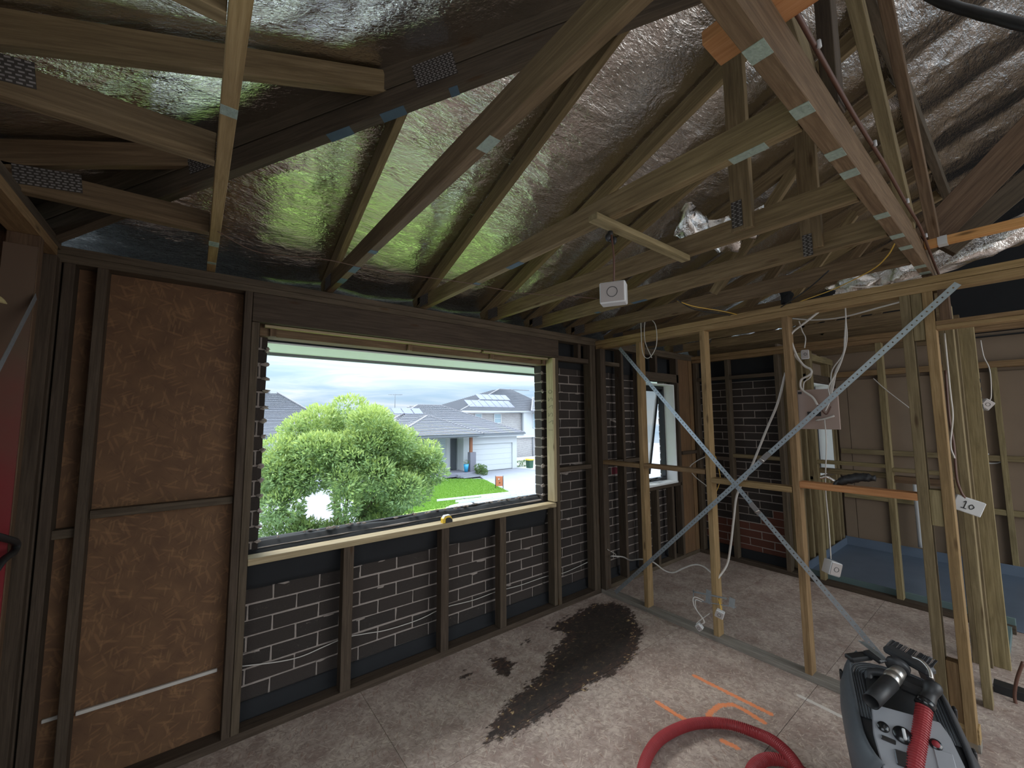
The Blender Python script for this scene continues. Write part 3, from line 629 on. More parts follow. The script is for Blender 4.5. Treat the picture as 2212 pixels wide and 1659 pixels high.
# ---- windows of the next rooms
def window(nm, x0, x1, z0, z1, yin, yout, glass, open_=0):
    w_ = root(nm, ((x0+x1)/2, yout, z0), kind='structure')
    tim('reveal', w_, (x1-.012, x1+.004), (yin, yout), (z0, z1), 'whitepaint', bev=0); tim('reveal', w_, (x0-.004, x0+.012), (yin, yout), (z0, z1), 'whitepaint', bev=0)
    tim('window_sill', w_, (x0, x1), (yin-.01, yout), (z0-.02, z0), 'whitepaint'); tim('reveal', w_, (x0, x1), (yin, yout), (z1, z1+.012), 'whitepaint', bev=0)
    f = root('window_frame', (0, 0, 0)); f.parent = w_
    t = .035
    for a, b, c, d in ((x0, x0+t, z0, z1), (x1-t, x1, z0, z1), (x0+t, x1-t, z0, z0+t), (x0+t, x1-t, z1-t, z1)): tim('frame_bar', w_, (a, b), (yout, yout+.06), (c, d), 'darkframe')
    bpy.data.objects.remove(f)
    # sash, hinged at its head, pushed outward
    A = math.radians(open_); hz = z1-t; y = yout+.055; xx0, xx1 = x0+t+.002, x1-t-.002; h = z1-z0-2*t
    def pt(s): return (y+s*math.sin(A), hz-s*math.cos(A))
    (ya, za), (yb, zb) = pt(0), pt(h)
    for xx in (xx0+.015, xx1-.015): beam('sash_bar', w_, (xx, ya, za), (xx, yb, zb), .03, .03, 'darkframe', (0, 1, 0))
    for s in (.015, h-.015): q = pt(s); beam('sash_bar', w_, (xx0, q[0], q[1]), (xx1, q[0], q[1]), .03, .03, 'darkframe')
    beam('glass_pane', w_, ((x0+x1)/2, *pt(.03)), ((x0+x1)/2, *pt(h-.03)), xx1-xx0-.06, .005, glass, (0, 1, 0), 0)
    tube('window_winder', w_, [((x0+x1)/2-.08, yout-.01, z0+.03), ((x0+x1)/2, yout-.04, z0+.045), ((x0+x1)/2+.1, yout-.02, z0+.035)], .012, 'blackgloss', 8, 4)
window('window_1', 4.02, 4.63, .92, 2.06, YW, YW+.13, 'frost', 9)
window('window_2', 5.92, 6.62, .99, 2.08, YBt, YBt+.14, 'glass', 0)

# ---- roof underside: wrinkled foil sarking on three slopes, over the rafters
EZ, PT = 2.655, .385
def zfront(x, y): return EZ+PT*(YW-y)
def zleft(x, y): return EZ+PT*(x+.60)
ceil_ = root('ceiling', (2, 0, 3), kind='structure')
RX = [.03, .64, 1.295, 1.91, 2.40, 2.95, 3.55, 4.15, 4.75, 5.35, 5.95, 6.55]
def foil(x0, x1, y0, y1, zf, rafters, ridge_dir, keep, seed, step=.022):
    nx = int((x1-x0)/step)+1; ny = int((y1-y0)/step)+1; X, Y = np.meshgrid(np.linspace(x0, x1, nx), np.linspace(y0, y1, ny))
    Z = zf(X, Y); A = X if ridge_dir == 'x' else Y
    ra = np.array(rafters); idx = np.clip(np.searchsorted(ra, A)-1, 0, len(ra)-2); t = np.clip((A-ra[idx])/(ra[idx+1]-ra[idx]), 0, 1)
    B = Y if ridge_dir == 'x' else X
    sag = np.sin(PI*t)**1.3
    Z = Z-.028*sag
    # folds fanning out of fixing points: waves across the slope, deeper mid-bay
    r = np.random.default_rng(seed)
    def vn(fx, fy, ph):
        s = np.zeros(X.shape)
        for _ in range(6):
            a, b, c, d = r.uniform(.6, 1.4)*fx, r.uniform(-1, 1)*fy, r.uniform(0, 6.28), r.uniform(.5, 1)
            s += d*np.sin(a*A+b*B+c+1.3*np.sin(.7*a*B*.3+ph)) if ridge_dir == 'x' else d*np.sin(a*A+b*B+c+1.3*np.sin(.7*a*B*.3+ph))
        return s/6
    W = .006*vn(4, 12, 1.)+.0022*vn(12, 30, 2.)+.0009*vn(36, 60, .3)
    rid = np.abs(vn(9, 24, 4.)); W += -.007*np.exp(-(rid/.05)**2)
    for _ in range(16):   # tension creases radiating from staples
        cx, cy = r.uniform(x0, x1), r.uniform(y0, y1)
        if ridge_dir == 'x': cx = ra[int(r.integers(len(ra)))]
        else: cy = ra[int(r.integers(len(ra)))]
        dx, dy = X-cx, Y-cy; R = np.hypot(dx, dy); th = np.arctan2(dy, dx)
        W += .0055*np.exp(-R/.45)*np.sin(th*r.integers(9, 17)+r.uniform(0, 6))*np.clip(R/.1, 0, 1)
    Z = Z+W*(.25+.75*sag)
    V = np.stack([X-2, Y, Z-3], -1).reshape(-1, 3)
    i = (np.arange(ny-1)[:, None]*nx+np.arange(nx-1)[None, :]); Fq = np.stack([i, i+nx, i+nx+1, i+1], -1).reshape(-1, 4)
    cxm = (X[:-1, :-1]+step/2).ravel(); cym = (Y[:-1, :-1]+step/2).ravel(); Fq = Fq[keep(cxm, cym)]
    me = bpy.data.meshes.new('foil_sheet'); me.from_pydata(V.tolist(), [], Fq.tolist()); me.update(); me.materials.append(M['foil'])
    me.polygons.foreach_set('use_smooth', [True]*len(me.polygons))
    o = bpy.data.objects.new('foil_sheet', me); COL.objects.link(o); o.parent = ceil_
RID = -1.6  # ridge
foil(-.62, 7.2, RID, 2.98, zfront, [-.6]+RX+[7.2], 'x', lambda x, y: ((x+.60) > (YW-y)-.02) & ~((x > .3) & (x < 2.4) & (y > -1.25) & (y < -.2)), 3)  # front slope has the added, unseen hole that lets sky light down
foil(-.90, 3.7, RID, 2.98, zleft, [-1.6, -1, -.4, .2, .8, 1.51, 2.12, 2.98], 'y', lambda x, y: (x+.60) < (YW-y)+.02, 5)
foil(-.9, 7.2, -3.3, RID, lambda x, y: EZ+PT*(YW-RID)-PT*(RID-y), [-.6, 0]+RX[1:]+[7.2], 'x', lambda x, y: x > -9, 8, .06)
# roof deck above the foil keeps the daylight out
def deck(pts): me = meshfrom('roof_deck', pts, [tuple(range(len(pts)))]); link('roof_deck', me, 'black', ceil_, Matrix.Identity(4))
zr = EZ+PT*(YW-RID)+.10
dz = lambda y: EZ-.20+(zr-EZ+.20)*(3.3-y)/(3.3-RID)
for (xa, xb, ya, yb) in ((-1.2, 7.5, 3.3, -.2), (-1.2, .3, -.2, -1.25), (2.4, 7.5, -.2, -1.25), (-1.2, 7.5, -1.25, RID)): deck([(xa, ya, dz(ya)), (xb, ya, dz(ya)), (xb, yb, dz(yb)), (xa, yb, dz(yb))])  # deck is left open above the added roof hole
deck([(-1.2, -3.6, zr-.8), (7.5, -3.6, zr-.8), (7.5, RID, zr), (-1.2, RID, zr)])
for x in (-1.2, 7.2): deck([(x, 3.2, 2.45), (x, RID, zr+.05), (x, -3.4, zr-.8), (x, -3.4, 2.4)])
deck([(-.66, -3.2, 2.4), (-1.2, -3.4, 2.4), (-1.2, 3.2, 2.4), (-.66, 3.2, 2.4)])

# ================================================================== ROOF TIMBER
def nail_plate(par, c, uvec, nvec, w_, h_):
    """punched steel plate: rows of small tabs standing on a thin plate"""
    u = Vector(uvec).normalized(); n = Vector(nvec).normalized(); v = n.cross(u)
    V = []; Fc = []
    def bx(cu, cv, su, sv, d0, d1):
        b = len(V)
        for d in (d0, d1):
            for a, b2 in ((-1, -1), (1, -1), (1, 1), (-1, 1)): V.append(u*(cu+a*su/2)+v*(cv+b2*sv/2)+n*d)
        Fc.extend([(b+3, b+2, b+1, b), (b+4, b+5, b+6, b+7), (b, b+1, b+5, b+4), (b+1, b+2, b+6, b+5), (b+2, b+3, b+7, b+6), (b+3, b, b+4, b+7)])
    bx(0, 0, w_, h_, 0, .0008)
    nu = max(2, int(w_/.017)); nv = max(2, int(h_/.009))
    for i in range(nu):
        for j in range(nv):
            bx((i+.5+(.25 if j % 2 else -.05))/nu*w_-w_/2-.002, (j+.5)/nv*h_-h_/2, .011, .0045, .0008, .0022)
    me = meshfrom('nail_plate', V, Fc); me.materials.append(M['plateslot']); me.materials.append(M['plate'])
    for f in me.polygons: f.material_index = 0 if f.index < 6 else 1
    link('nail_plate', me, None, par, Matrix.Translation(Vector(c)), label='punched grey steel nail plate')
def plate_strap(par, x0, x1, y0, y1, z0, mat='platecap'): return tim('nail_plate', par, (x0, x1), (y0, y1), (z0-.0016, z0), mat, bev=0)
M['plateslot'] = plain('nail_plate_slots', (.035, .028, .022), .8)
M['platecap'] = plain('pale_green_plate', (.26, .31, .26), .6, .1, .3, 90, .5)
M['bluepaint'] = plain('blue_spray', (.05, .085, .12), .7, 0, .3, 20)
truss_labels = ['roof truss over the strand-board bay, nearest the left side wall', 'roof truss landing over the left part of the window, blue marks under its chord',
 'second roof truss from the left over the window head', 'roof truss landing near the right jamb of the window', 'roof truss between the window jamb and the corner stud',
 'last roof truss before the stud partition, with yellow cable', 'first roof truss past the stud partition', 'second roof truss past the stud partition', 'roof truss over the middle of the next room', 'roof truss over the far brick wall', 'first roof truss above the blue-floored bathroom', 'last roof truss above the blue-floored bathroom']
GY = .335
for i, x in enumerate(RX):
    t = root('roof_truss', (x, 1.5, 2.47), label=truss_labels[i], cat='roof truss', group='timber roof trusses under the foil')
    m = 'truss' if i else 'pine'
    xw = (x-.018, x+.020)
    tim('bottom_chord', t, xw, (GY, YW+.09), (2.478, 2.575 if i else 2.555), m)
    ytop = GY if i else 2.1
    rz = lambda y: EZ-.012+PT*(YW-y)-.05
    yl = YW-(x+.6)+.04   # rafters of the left trusses die on the hip
    yend = max(GY+.0, yl) if i < 5 else GY
    if i: beam('rafter', t, (x, YW+.16, rz(YW+.16)), (x, yend, rz(yend)), .036, .088, m)
    if i == 3: beam('web', t, (x-.03, .72, 2.50), (x-.03, .72, rz(.72)), .036, .085, m, (0, 1, 0)); nail_plate(t, (x-.05, .735, 2.575), (0, 1, 0), (-1, 0, 0), .045, .12)
    if i == 4: beam('web', t, (x-.03, .60, 2.50), (x-.03, .60, rz(.6)), .036, .085, m, (0, 1, 0)); nail_plate(t, (x-.05, .615, 2.52), (0, 1, 0), (-1, 0, 0), .04, .11)
    if i >= 5: beam('web', t, (x, 1.35, 2.57), (x, .75, rz(.75)), .036, .07, m, (0, 1, 0))
    if i >= 1: nail_plate(t, (x-.0185, YW-.02, 2.535), (0, 1, 0), (-1, 0, 0), .13, .08)
    if i == 1:
        for ya, yb in ((2.35, 2.44), (2.12, 2.22), (1.86, 1.90)): tim('paint_mark', t, (x-.018, x+.020), (ya, yb), (2.4765, 2.4785), 'bluepaint', bev=0)
    if i in (2, 4):
        for ya, yb in ((1.55, 1.66), (1.95, 1.99)): tim('paint_mark', t, (x-.018, x+.020), (ya, yb), (2.4765, 2.4785), 'bluepaint', bev=0)
    if i == 0:
        for ya, yb in ((2.5, 2.53), (2.2, 2.26), (1.2, 1.24)): plate_strap(t, x-.018, x+.020, ya, yb, 2.478)
    if i == 1: plate_strap(t, x-.018, x+.02, .88, .95, 2.478)
    if i == 2: plate_strap(t, x-.018, x+.02, .42, .52, 2.478)
# girder truss across the room
g = root('girder_truss', (1.8, .3, 2.47), label='long reddish girder truss crossing the room overhead, pale plates under it', cat='roof truss')
tim('bottom_chord', g, (-.55, 3.42), (.285, .330), (2.472, 2.60), 'oldchord')
for x in (.93, 1.21, 1.50, 1.66, 2.12, 2.42, 2.62, 3.02, 3.18): plate_strap(g, x-.025, x+.03, .286, .329, 2.472)
wu = (0, 0, 1)
beam('web', g, (2.72, .30, 2.60), (1.55, .30, 3.62), .045, .07, 'treated', (1, 0, 1)); beam('web', g, (2.95, .24, 2.60), (1.75, .24, 3.72), .04, .06, 'oldchord', (1, 0, 1))
beam('web', g, (1.49, .30, 2.60), (1.49, .30, 3.62), .04, .07, 'dark', (1, 0, 0)); beam('web', g, (1.62, .345, 2.58), (.85, .345, 3.15), .035, .09, 'treated', (1, 0, 1))
beam('top_chord', g, (-.5, .30, 2.62), (2.0, .30, 3.56), .045, .09, 'dark'); beam('top_chord', g, (2.0, .30, 3.50), (5.5, .30, 3.50), .045, .09, 'dark')

# hip rafter: two plies deep, from the house corner up to the girder
hp = root('hip_rafter', (0, 2., 2.8), label='deep dark double hip rafter rising from the left corner to upper right', cat='rafter')
def hipz(s): return EZ-.02+PT*1.02*s
A_ = lambda s, dz: (-.62+s, 2.68-s, hipz(s)+dz)
beam('upper_ply', hp, A_(0, -.05), A_(2.36, -.05), .045, .10, 'dark', (0, 0, 1)); beam('lower_ply', hp, A_(.05, -.155), A_(2.36, -.155), .045, .09, 'dark', (0, 0, 1))
hn = (-1, -1, 0)
for s in (.62, 1.32): nail_plate(hp, Vector(A_(s, -.10))+Vector(hn).normalized()*.0235, (1, -1, PT), hn, .17, .10)
for s, m in ((1.0, 'bluepaint'), (1.16, 'bluepaint'), (1.36, 'bluepaint')):
    a = Vector(A_(s, -.2015)); b = Vector(A_(s+(.07 if s < 1.3 else .025), -.2015)); beam('paint_mark', hp, a, b, .0455, .002, m, (0, 0, 1), 0)
# jack trusses to the left of the first truss
for k, (y, x1t) in enumerate(((2.12, .0), (1.51, .62), (.93, 1.15))):
    lab = ['short jack truss nearest the window wall at the left, grey nail plate at its heel', 'long jack truss above it at the left, plate at the frame edge', 'jack truss chord at the top edge left of the first truss'][k]
    t = root('jack_truss', (-.3, y, 2.5), label=lab, cat='roof truss', group='jack trusses of the left roof slope')
    tim('bottom_chord', t, (-.62, .010), (y-.018, y+.018), (2.478, 2.572), 'truss')
    z0 = EZ-.06; xe = min(YW-y-.60+.0, 1.2)
    if k < 2: beam('top_chord', t, (-.72, y, z0-.05), (xe+.0, y, z0+PT*(xe+.6)), .036, .09, 'truss')
    nail_plate(t, (-.46 if k == 0 else -.45, y-.0185, 2.545), (1, 0, .12), (0, -1, 0), .17, .07)
# fresh orange timbers
tim('timber_board', None, (.955, 1.055), (-.9, .435), (2.602, 2.64), 'orange', label='fresh orange pine board lying across the girder at the top of frame', cat='timber')
tim('timber_rail', None, (3.0, 3.045), (-.9, .284), (2.56, 2.60), 'orange', label='orange pine rail running right from the girder end with white tape', cat='timber')
tim('tape', bpy.data.objects['timber_rail'], (2.998, 3.047), (.20, .235), (2.558, 2.602), 'white', bev=0, label='white tape')
# dark rafters and struts in the far right of the roof space
for k, (a, b, hh, m, lab) in enumerate(((oz(2000, 520, 2.62), oz(2260, 250, 3.15), .15, 'oldchord', 'broad brown rafter at the right edge under the foil'),
                       (oz(2040, 540, 2.56), oz(2290, 330, 2.95), .10, 'dark', 'lower dark rafter at the right edge above the doorway'))):
    beam('roof_strut', None, a, b, .045, hh, m, (0, 0, 1), label=lab, cat='rafter')
# dwang between two chords with light box hanging from it
bt = tim('ceiling_batten', None, (1.20, 1.90), (.975, 1.02), (2.450, 2.477), 'treated', label='weathered batten fixed under two truss chords, cable hanging from it', cat='batten')
lb = root('junction_box', (1.30, .985, 2.17), label='white square junction box hanging from a batten under the ceiling joists', cat='junction box')
def jbox(par, c, w_, h_, d_, rz_, lid=True, tilt=0):
    me = boxmesh(w_, d_, h_, .004); mw = Matrix.Translation(c) @ Matrix.Rotation(rz_, 4, 'Z') @ Matrix.Rotation(tilt, 4, 'Y'); link('box_body', me, 'white', par, mw)
    nm = mw @ Matrix.Translation((0, -d_/2-.002, 0)); link('lid', boxmesh(w_*.9, .004, h_*.88, .002), 'lidgrey', par, nm, label='grey lid')
    ring = [mw @ Vector((math.cos(a)*w_*.2, -d_/2-.005, math.sin(a)*w_*.2)) for a in [2*PI*k/16 for k in range(17)]]
    tube('knockout_ring', par, ring, .0012, 'blackrub', 5, 0)
M['lidgrey'] = plain('lid_grey', (.34, .30, .28), .6)
jbox(lb, Vector((1.30, .985, 2.17)), .10, .085, .06, math.radians(-62))
tube('pendant_cable', lb, [oz(1320, 500, 2.45), ox(1326, 560, 1.30), ox(1326, 612, 1.30)], .004, 'browncable', 8, 6)
blk = [((oz(1318, 500, 2.45)+Vector((dx, dy, -.01-dz))), (.012, .012, .018)) for dx, dy, dz in ((0, 0, 0), (.02, .01, .01), (-.015, .0, .02), (.01, -.01, .03))]
bmt = bmesh.new()
for p, s in blk:
    r = bmesh.ops.create_icosphere(bmt, subdivisions=2, radius=1)
    for v in r['verts']: v.co = Vector((v.co.x*s[0], v.co.y*s[1], v.co.z*s[2]))+p-blk[0][0]
me = bpy.data.meshes.new('cable_gland'); bmt.to_mesh(me); bmt.free(); link('cable_gland', me, 'blackrub', lb, Matrix.Translation(blk[0][0]), smooth=True, label='black taped cable joint')
# crumpled silver ducting and black flexible pipe in the roof space
def duct(name, pts, r, mat, label, cat, crumple=.12, seg=20):
    path = smoothpath(pts, 14); c = path[0].copy(); path = [p-c for p in path]; V, Fc = tube_geo(path, r, seg)
    V = [v+Vector((noise.noise(v*18), noise.noise(v*18+Vector((5, 5, 5))), noise.noise(v*18+Vector((9, 1, 3)))))*r*crumple*2 for v in V]
    return link(name, meshfrom(name, V, Fc), mat, None, Matrix.Translation(c), smooth=True, label=label, cat=cat)
duct('flexible_duct', [ox(1795, 640, 3.45), ox(1880, 605, 3.45), ox(1990, 580, 3.45), (3.5, -.3, 2.75)], .07, 'foil', 'crumpled silver flexible duct lying over the partition top plate', 'duct', .3)
duct('foil_roll', [ox(1690, 620, 3.42), ox(1700, 650, 3.36), ox(1722, 668, 3.30), ox(1760, 650, 3.34), ox(1800, 636, 3.42)], .028, 'black', 'black torn duct end hanging over the partition plate', 'duct', .5)
duct('flexible_duct', [(1.98, 1.05, 2.72), (2.2, .98, 2.66), (2.32, .8, 2.7)], .07, 'foil', 'crumpled silver duct end between the girder webs', 'duct', .35)
duct('air_hose', [ox(1960, -60, 2.3), ox(2010, -8, 2.3), ox(2100, 25, 2.3), ox(2250, 62, 2.3), ox(2400, 80, 2.3)], .018, 'blackrub', 'black flexible hose sagging across the top right corner', 'hose', .05)

# ================================================================== THINGS IN THE ROOM
# ---- galvanised strap braces crossing on the partition
def strap(name, p0, p1, lab, tens=None):
    s = root(name, ((p0[0]+p1[0])/2, (p0[1]+p1[1])/2, (p0[2]+p1[2])/2), label=lab, cat='strap brace')
    P0, P1 = Vector(p0), Vector(p1); d = (P1-P0); Ln = d.length; d.normalize(); W2 = .016; v = Vector((1, 0, 0)).cross(d)
    segs = [(0, Ln)] if tens is None else [(0, tens-.02), (tens+.05, Ln)]
    for a, b in segs:
        V = []; Fc = []; x = 0; st = .03; k = 0; nseg = int((b-a)/st); sag = lambda q: 0
        q0 = a
        # strap with punched holes: three strips, the middle one broken by square holes
        def quad(u0, u1, v0, v1):
            n = len(V)
            for t in (-.0009, .0009):
                for uu, vv in ((u0, v0), (u1, v0), (u1, v1), (u0, v1)): V.append(d*uu+v*vv+Vector((t, 0, 0)))
            Fc.extend([(n+3, n+2, n+1, n), (n+4, n+5, n+6, n+7), (n, n+1, n+5, n+4), (n+1, n+2, n+6, n+5), (n+2, n+3, n+7, n+6), (n+3, n, n+4, n+7)])
        quad(a, b, .004, W2); quad(a, b, -W2, -.004)
        q = a
        while q < b: quad(q, min(b, q+st-.007), -.004, .004); q += st
        link('strap_length', meshfrom('strap_length', V, Fc), 'steel', s, Matrix.Translation(P0))
    if tens is not None:
        c = P0+d*tens; beam('tensioner', s, c-d*.03-Vector((.008, 0, 0)), c+d*.055-Vector((.008, 0, 0)), .036, .006, 'plate', (1, 0, 0)); cyl('tension_bolt', s, c+d*.035-Vector((.014, 0, 0))-v*.018, c+d*.035-Vector((.014, 0, 0))+v*.018, .005, 'chrome', seg=10)
    return s
a = Vector((3.176, 2.356, 2.335)); b = Vector((3.176, .62, .30)); strap('strap_brace', a, b, 'galvanised strap running from top left corner down to the vacuum', (ox(1625, 1097, 3.176)-a).length)
strap('strap_brace', Vector((3.170, .19, 2.378)), Vector((3.170, 2.48, .065)), 'galvanised strap running from top right down to the left corner', (ox(1655, 985, 3.17)-Vector((3.17, .19, 2.378))).length)
lst = oz(1925, 1440, .52); strap('loose_strap', Vector(b), Vector(lst), 'loose lower tail of strap leaning behind the vacuum') if False else None
# small strap piece on the left wall
beam('strap_offcut', None, ox(-30, 850, -.515), ox(78, 640, -.515), .002, .028, 'steel', (0, 0, 1), label='grey steel strap brace on the left wall studs', cat='strap brace')
# ---- cables
def cab(pts, r=.004, mat='cable', lab='', name='cable', seg=7, sm=8): return tube(name, None, pts, r, mat, seg, sm, label=lab, cat='cable')
def zc(x, y): return oy(500+x*.3376, 1080+y*.3376, YB-.02)
cab([zc(60, 1065), zc(300, 1035), zc(450, 1000), zc(600, 935), zc(735, 880), zc(860, 855), zc(1000, 830), zc(1200, 765), zc(1360, 690), zc(1550, 640), zc(1700, 585), zc(1850, 545), zc(2010, 490), oy(1216, 1238, YB-.02), oy(1247, 1225, YB-.03), oy(1292, 1205, YB-.06), oy(1330, 1200, YW+.05), Vector((3.2, 2.58, .42))], .0032, lab='long white cable looping along the brick wall behind the lower studs')
cab([ox(1320, 1201, 3.21), ox(1345, 1203, 3.3), ox(1362, 1210, 3.3), ox(1385, 1208, 3.22), ox(1410, 1214, 3.24), ox(1435, 1232, 3.24), ox(1455, 1237, 3.24), ox(1475, 1228, 3.24), ox(1500, 1220, 3.24), ox(1520, 1224, 3.24), ox(1540, 1240, 3.22)], .006, lab='white cable curling between the first two partition studs')
cab([ox(1697, 805, 3.22), ox(1680, 870, 3.3), ox(1655, 930, 3.3), ox(1620, 1015, 3.3), ox(1593, 1066, 3.3), ox(1585, 1120, 3.3), ox(1578, 1180, 3.3), ox(1570, 1220, 3.28), ox(1548, 1253, 3.22)], .008, lab='thick white cable hanging in a curve behind the crossed straps')
cab([ox(1541, 1120, 3.27), ox(1546, 1200, 3.275), ox(1548, 1260, 3.27), ox(1556, 1300, 3.2), ox(1560, 1330, 3.17)], .0035, 'yellowcable', lab='yellow cable running down the second partition stud')
cab([ox(1384, 690, 3.1), ox(1388, 760, 3.12), ox(1402, 773, 3.12), ox(1418, 745, 3.12), ox(1415, 700, 3.12), ox(1395, 690, 3.14), ox(1393, 735, 3.14), ox(1408, 773, 3.14)], .0035, lab='white cable loop hanging from the joists above the strap')
# cable runs over the chords
cab([oz(470, 500, 2.47), oz(560, 545, 2.46), oz(700, 560, 2.45), oz(820, 585, 2.46), oz(1000, 610, 2.455), oz(1120, 632, 2.46), oz(1230, 640, 2.455), oz(1290, 645, 2.46)], .0018, 'browncable', lab='thin cable draped under the truss chords along the window wall')
cab([oz(1463, 648, 2.47), oz(1500, 668, 2.46), oz(1570, 680, 2.45), oz(1640, 688, 2.43), oz(1700, 655, 2.44), oz(1750, 620, 2.46), oz(1790, 585, 2.47)], .004, 'blackrub', lab='black cable sagging under the last truss chord')
cab([oz(1463, 650, 2.47), oz(1500, 662, 2.46), oz(1560, 672, 2.45), oz(1650, 688, 2.44), oz(1720, 655, 2.45), oz(1800, 625, 2.46), oz(1880, 585, 2.47), oz(1915, 555, 2.47), oz(1934, 525, 2.48)], .003, 'yellowcable', lab='yellow cable sagging beside the black one toward the girder')
cab([oz(1835, 618, 2.455), oz(1858, 620, 2.45), oz(1920, 615, 2.45), oz(1990, 595, 2.46)], .003, lab='short white cable clipped beside the silver duct')
gl = smoothpath([Vector((.75, .262, 2.62)), Vector((1.20, .268, 2.615)), Vector((1.6, .270, 2.61)), Vector((2.0, .268, 2.612)), Vector((2.4, .27, 2.608)), Vector((2.75, .268, 2.60)), Vector((3.0, .27, 2.56)), Vector((3.4, .27, 2.48))], 6)
gcab = cab(gl, .006, 'browncable', lab='grey-brown cable running along the girder side', sm=0)
for k in range(4): tube('cable_clip', gcab, [gl[6+k*9]+Vector((0, -.008, .01)), gl[6+k*9]+Vector((0, -.009, -.01))], .005, 'white', 6, 0)
X = 3.25
cab([ox(1768, 674, X), ox(1740, 696, X), ox(1712, 718, X), ox(1709, 735, X), ox(1722, 770, X), ox(1737, 790, X), ox(1750, 797, X), ox(1753, 805, X), ox(1745, 812, X), ox(1731, 820, X), ox(1729, 835, X), ox(1736, 845, X), ox(1755, 858, X), ox(1766, 875, X)], .007, lab='thick twisted white cable snaking down to the pink board', seg=8)
cab([ox(1709, 740, X+.02), ox(1716, 766, X+.02), ox(1728, 782, X+.02), ox(1752, 800, X+.02), ox(1750, 815, X+.02), ox(1737, 826, X+.02), ox(1735, 845, X+.02)], .004, lab='thin white cable twisted beside the thick snaking one')
for k in range(5):
    j = lambda: rng.normal()*2.2
    cab([ox(1826, 662, X), ox(1827, 690, X), ox(1826+j(), 730, X+.01*k), ox(1822+j(), 765, X+.01*k), ox(1808+2*j(), 800, X+.01*k), ox(1797+2*j(), 835, X+.008*k), ox(1792+j(), 862, X+.005*k), ox(1783, 888, X)], .0035, lab='%s white cable of the bundle hanging from the plate to the pink board' % ('first', 'second', 'third', 'fourth', 'fifth')[k])
cab([ox(1712, 688, 3.4), ox(1760, 691, 3.4), ox(1820, 685, 3.4), ox(1900, 664, 3.4), ox(1960, 648, 3.4)], .005, lab='white cable stretched level behind the partition top plate')
cab([ox(1527, 985, 3.23), ox(1505, 996, 3.28), ox(1490, 1010, 3.28), ox(1500, 1028, 3.28), ox(1527, 1050, 3.24)], .0035, lab='pair of white cable loops at the nogging left of the second stud')
cab([oy(1338, 1003, YW-.01)+Vector((.02, 0, 0)), ox(1547, 990, 3.28)], .0001) if False else None
cab([ox(1545, 985, 3.26), ox(1553, 1015, 3.28), ox(1555, 1040, 3.28), ox(1542, 1075, 3.26)], .003, 'yellowcable', lab='yellow cable bowing behind the second partition stud at the nogging')
cab([ox(1536, 735, 3.265), ox(1528, 760, 3.267), ox(1530, 850, 3.267), ox(1538, 1000, 3.267), ox(1545, 1190, 3.267)], .003, 'blackrub', lab='dark cable running down the side of the second stud')
cab([ox(1886, 817, 5.075), ox(1915, 843, 5.07), ox(1968, 884, 5.075)], .004, lab='white cable slanting in the bathroom beyond the frame')
# hanging boxes
def hbox(c, w_, h_, d_, rz_, cable_pts, lab, lidded=True, r=.0035, tilt=0, mat='cable'):
    rr = root('junction_box', c, label=lab, cat='junction box'); jbox(rr, Vector(c), w_, h_, d_, rz_, tilt=tilt)
    tube('cable_tail', rr, cable_pts, r, mat, 7, 6); return rr
c = ox(1797, 1226, 3.30); hbox(c, .07, .085, .07, math.radians(-40), [ox(1781, 905, 3.3), ox(1785, 960, 3.3), ox(1783, 1050, 3.3), ox(1790, 1130, 3.3), ox(1795, 1208, 3.3)], 'grey and white box dangling low on a long cable behind the third stud', tilt=.3)
c = ox(1739, 766, 3.45); hbox(c, .045, .065, .04, math.radians(-70), [ox(1726, 694, 3.27), ox(1733, 715, 3.45), ox(1740, 730, 3.45), ox(1738, 752, 3.45)], 'small white box hanging beside the thick cable near the ceiling')
c = ox(2127, 874, 4.55); hbox(c, .06, .07, .06, math.radians(-60), [ox(2118, 735, 4.55), ox(2125, 770, 4.55), ox(2138, 800, 4.55), ox(2141, 855, 4.55), ox(2134, 868, 4.55)], 'white box hanging on a cable beyond the doorway', tilt=.7)
c = ox(1555, 1326, 3.13); hbox(c, .055, .05, .045, math.radians(-75), [ox(1552, 1295, 3.165), ox(1556, 1308, 3.14), ox(1558, 1318, 3.13)], 'white switch box hanging under the steel bracket on the second stud', tilt=.3, mat='yellowcable')
c = ox(1511, 1354, 3.12); hbox(c, .045, .04, .04, math.radians(-75), [ox(1520, 1297, 3.18), ox(1499, 1290, 3.15), ox(1500, 1310, 3.13), ox(1520, 1340, 3.12), ox(1517, 1348, 3.12)], 'white square box on looped cables left of the second stud', tilt=.8)
cab([ox(1516, 1300, 3.17), ox(1503, 1296, 3.15), ox(1504, 1315, 3.14), ox(1518, 1335, 3.13), ox(1521, 1346, 3.13), ox(1505, 1348, 3.13), ox(1512, 1340, 3.14), ox(1533, 1325, 3.17)], .0035, lab='white cable loop above the lower left square box')
# steel bracket at the foot of the second stud
br = root('mounting_bracket', ox(1540, 1292, 3.18), label='galvanised mounting bracket with two plates at the second stud foot', cat='bracket')
p = lambda x, y, X_=3.180: ox(x, y, X_)
beam('arm', br, p(1497, 1278), p(1570, 1293), .002, .012, 'steel', (0, 0, 1), 0); beam('arm', br, p(1498, 1274), p(1498, 1298), .002, .006, 'steel', (0, 1, 0), 0)
beam('arm', br, p(1498, 1296), p(1590, 1312), .002, .006, 'steel', (0, 0, 1), 0)
beam('plate', br, p(1531, 1275), p(1529, 1303), .003, .035, 'steel', (0, 1, 0), 0); beam('plate', br, p(1582, 1292), p(1580, 1312), .003, .04, 'steel', (0, 1, 0), 0)
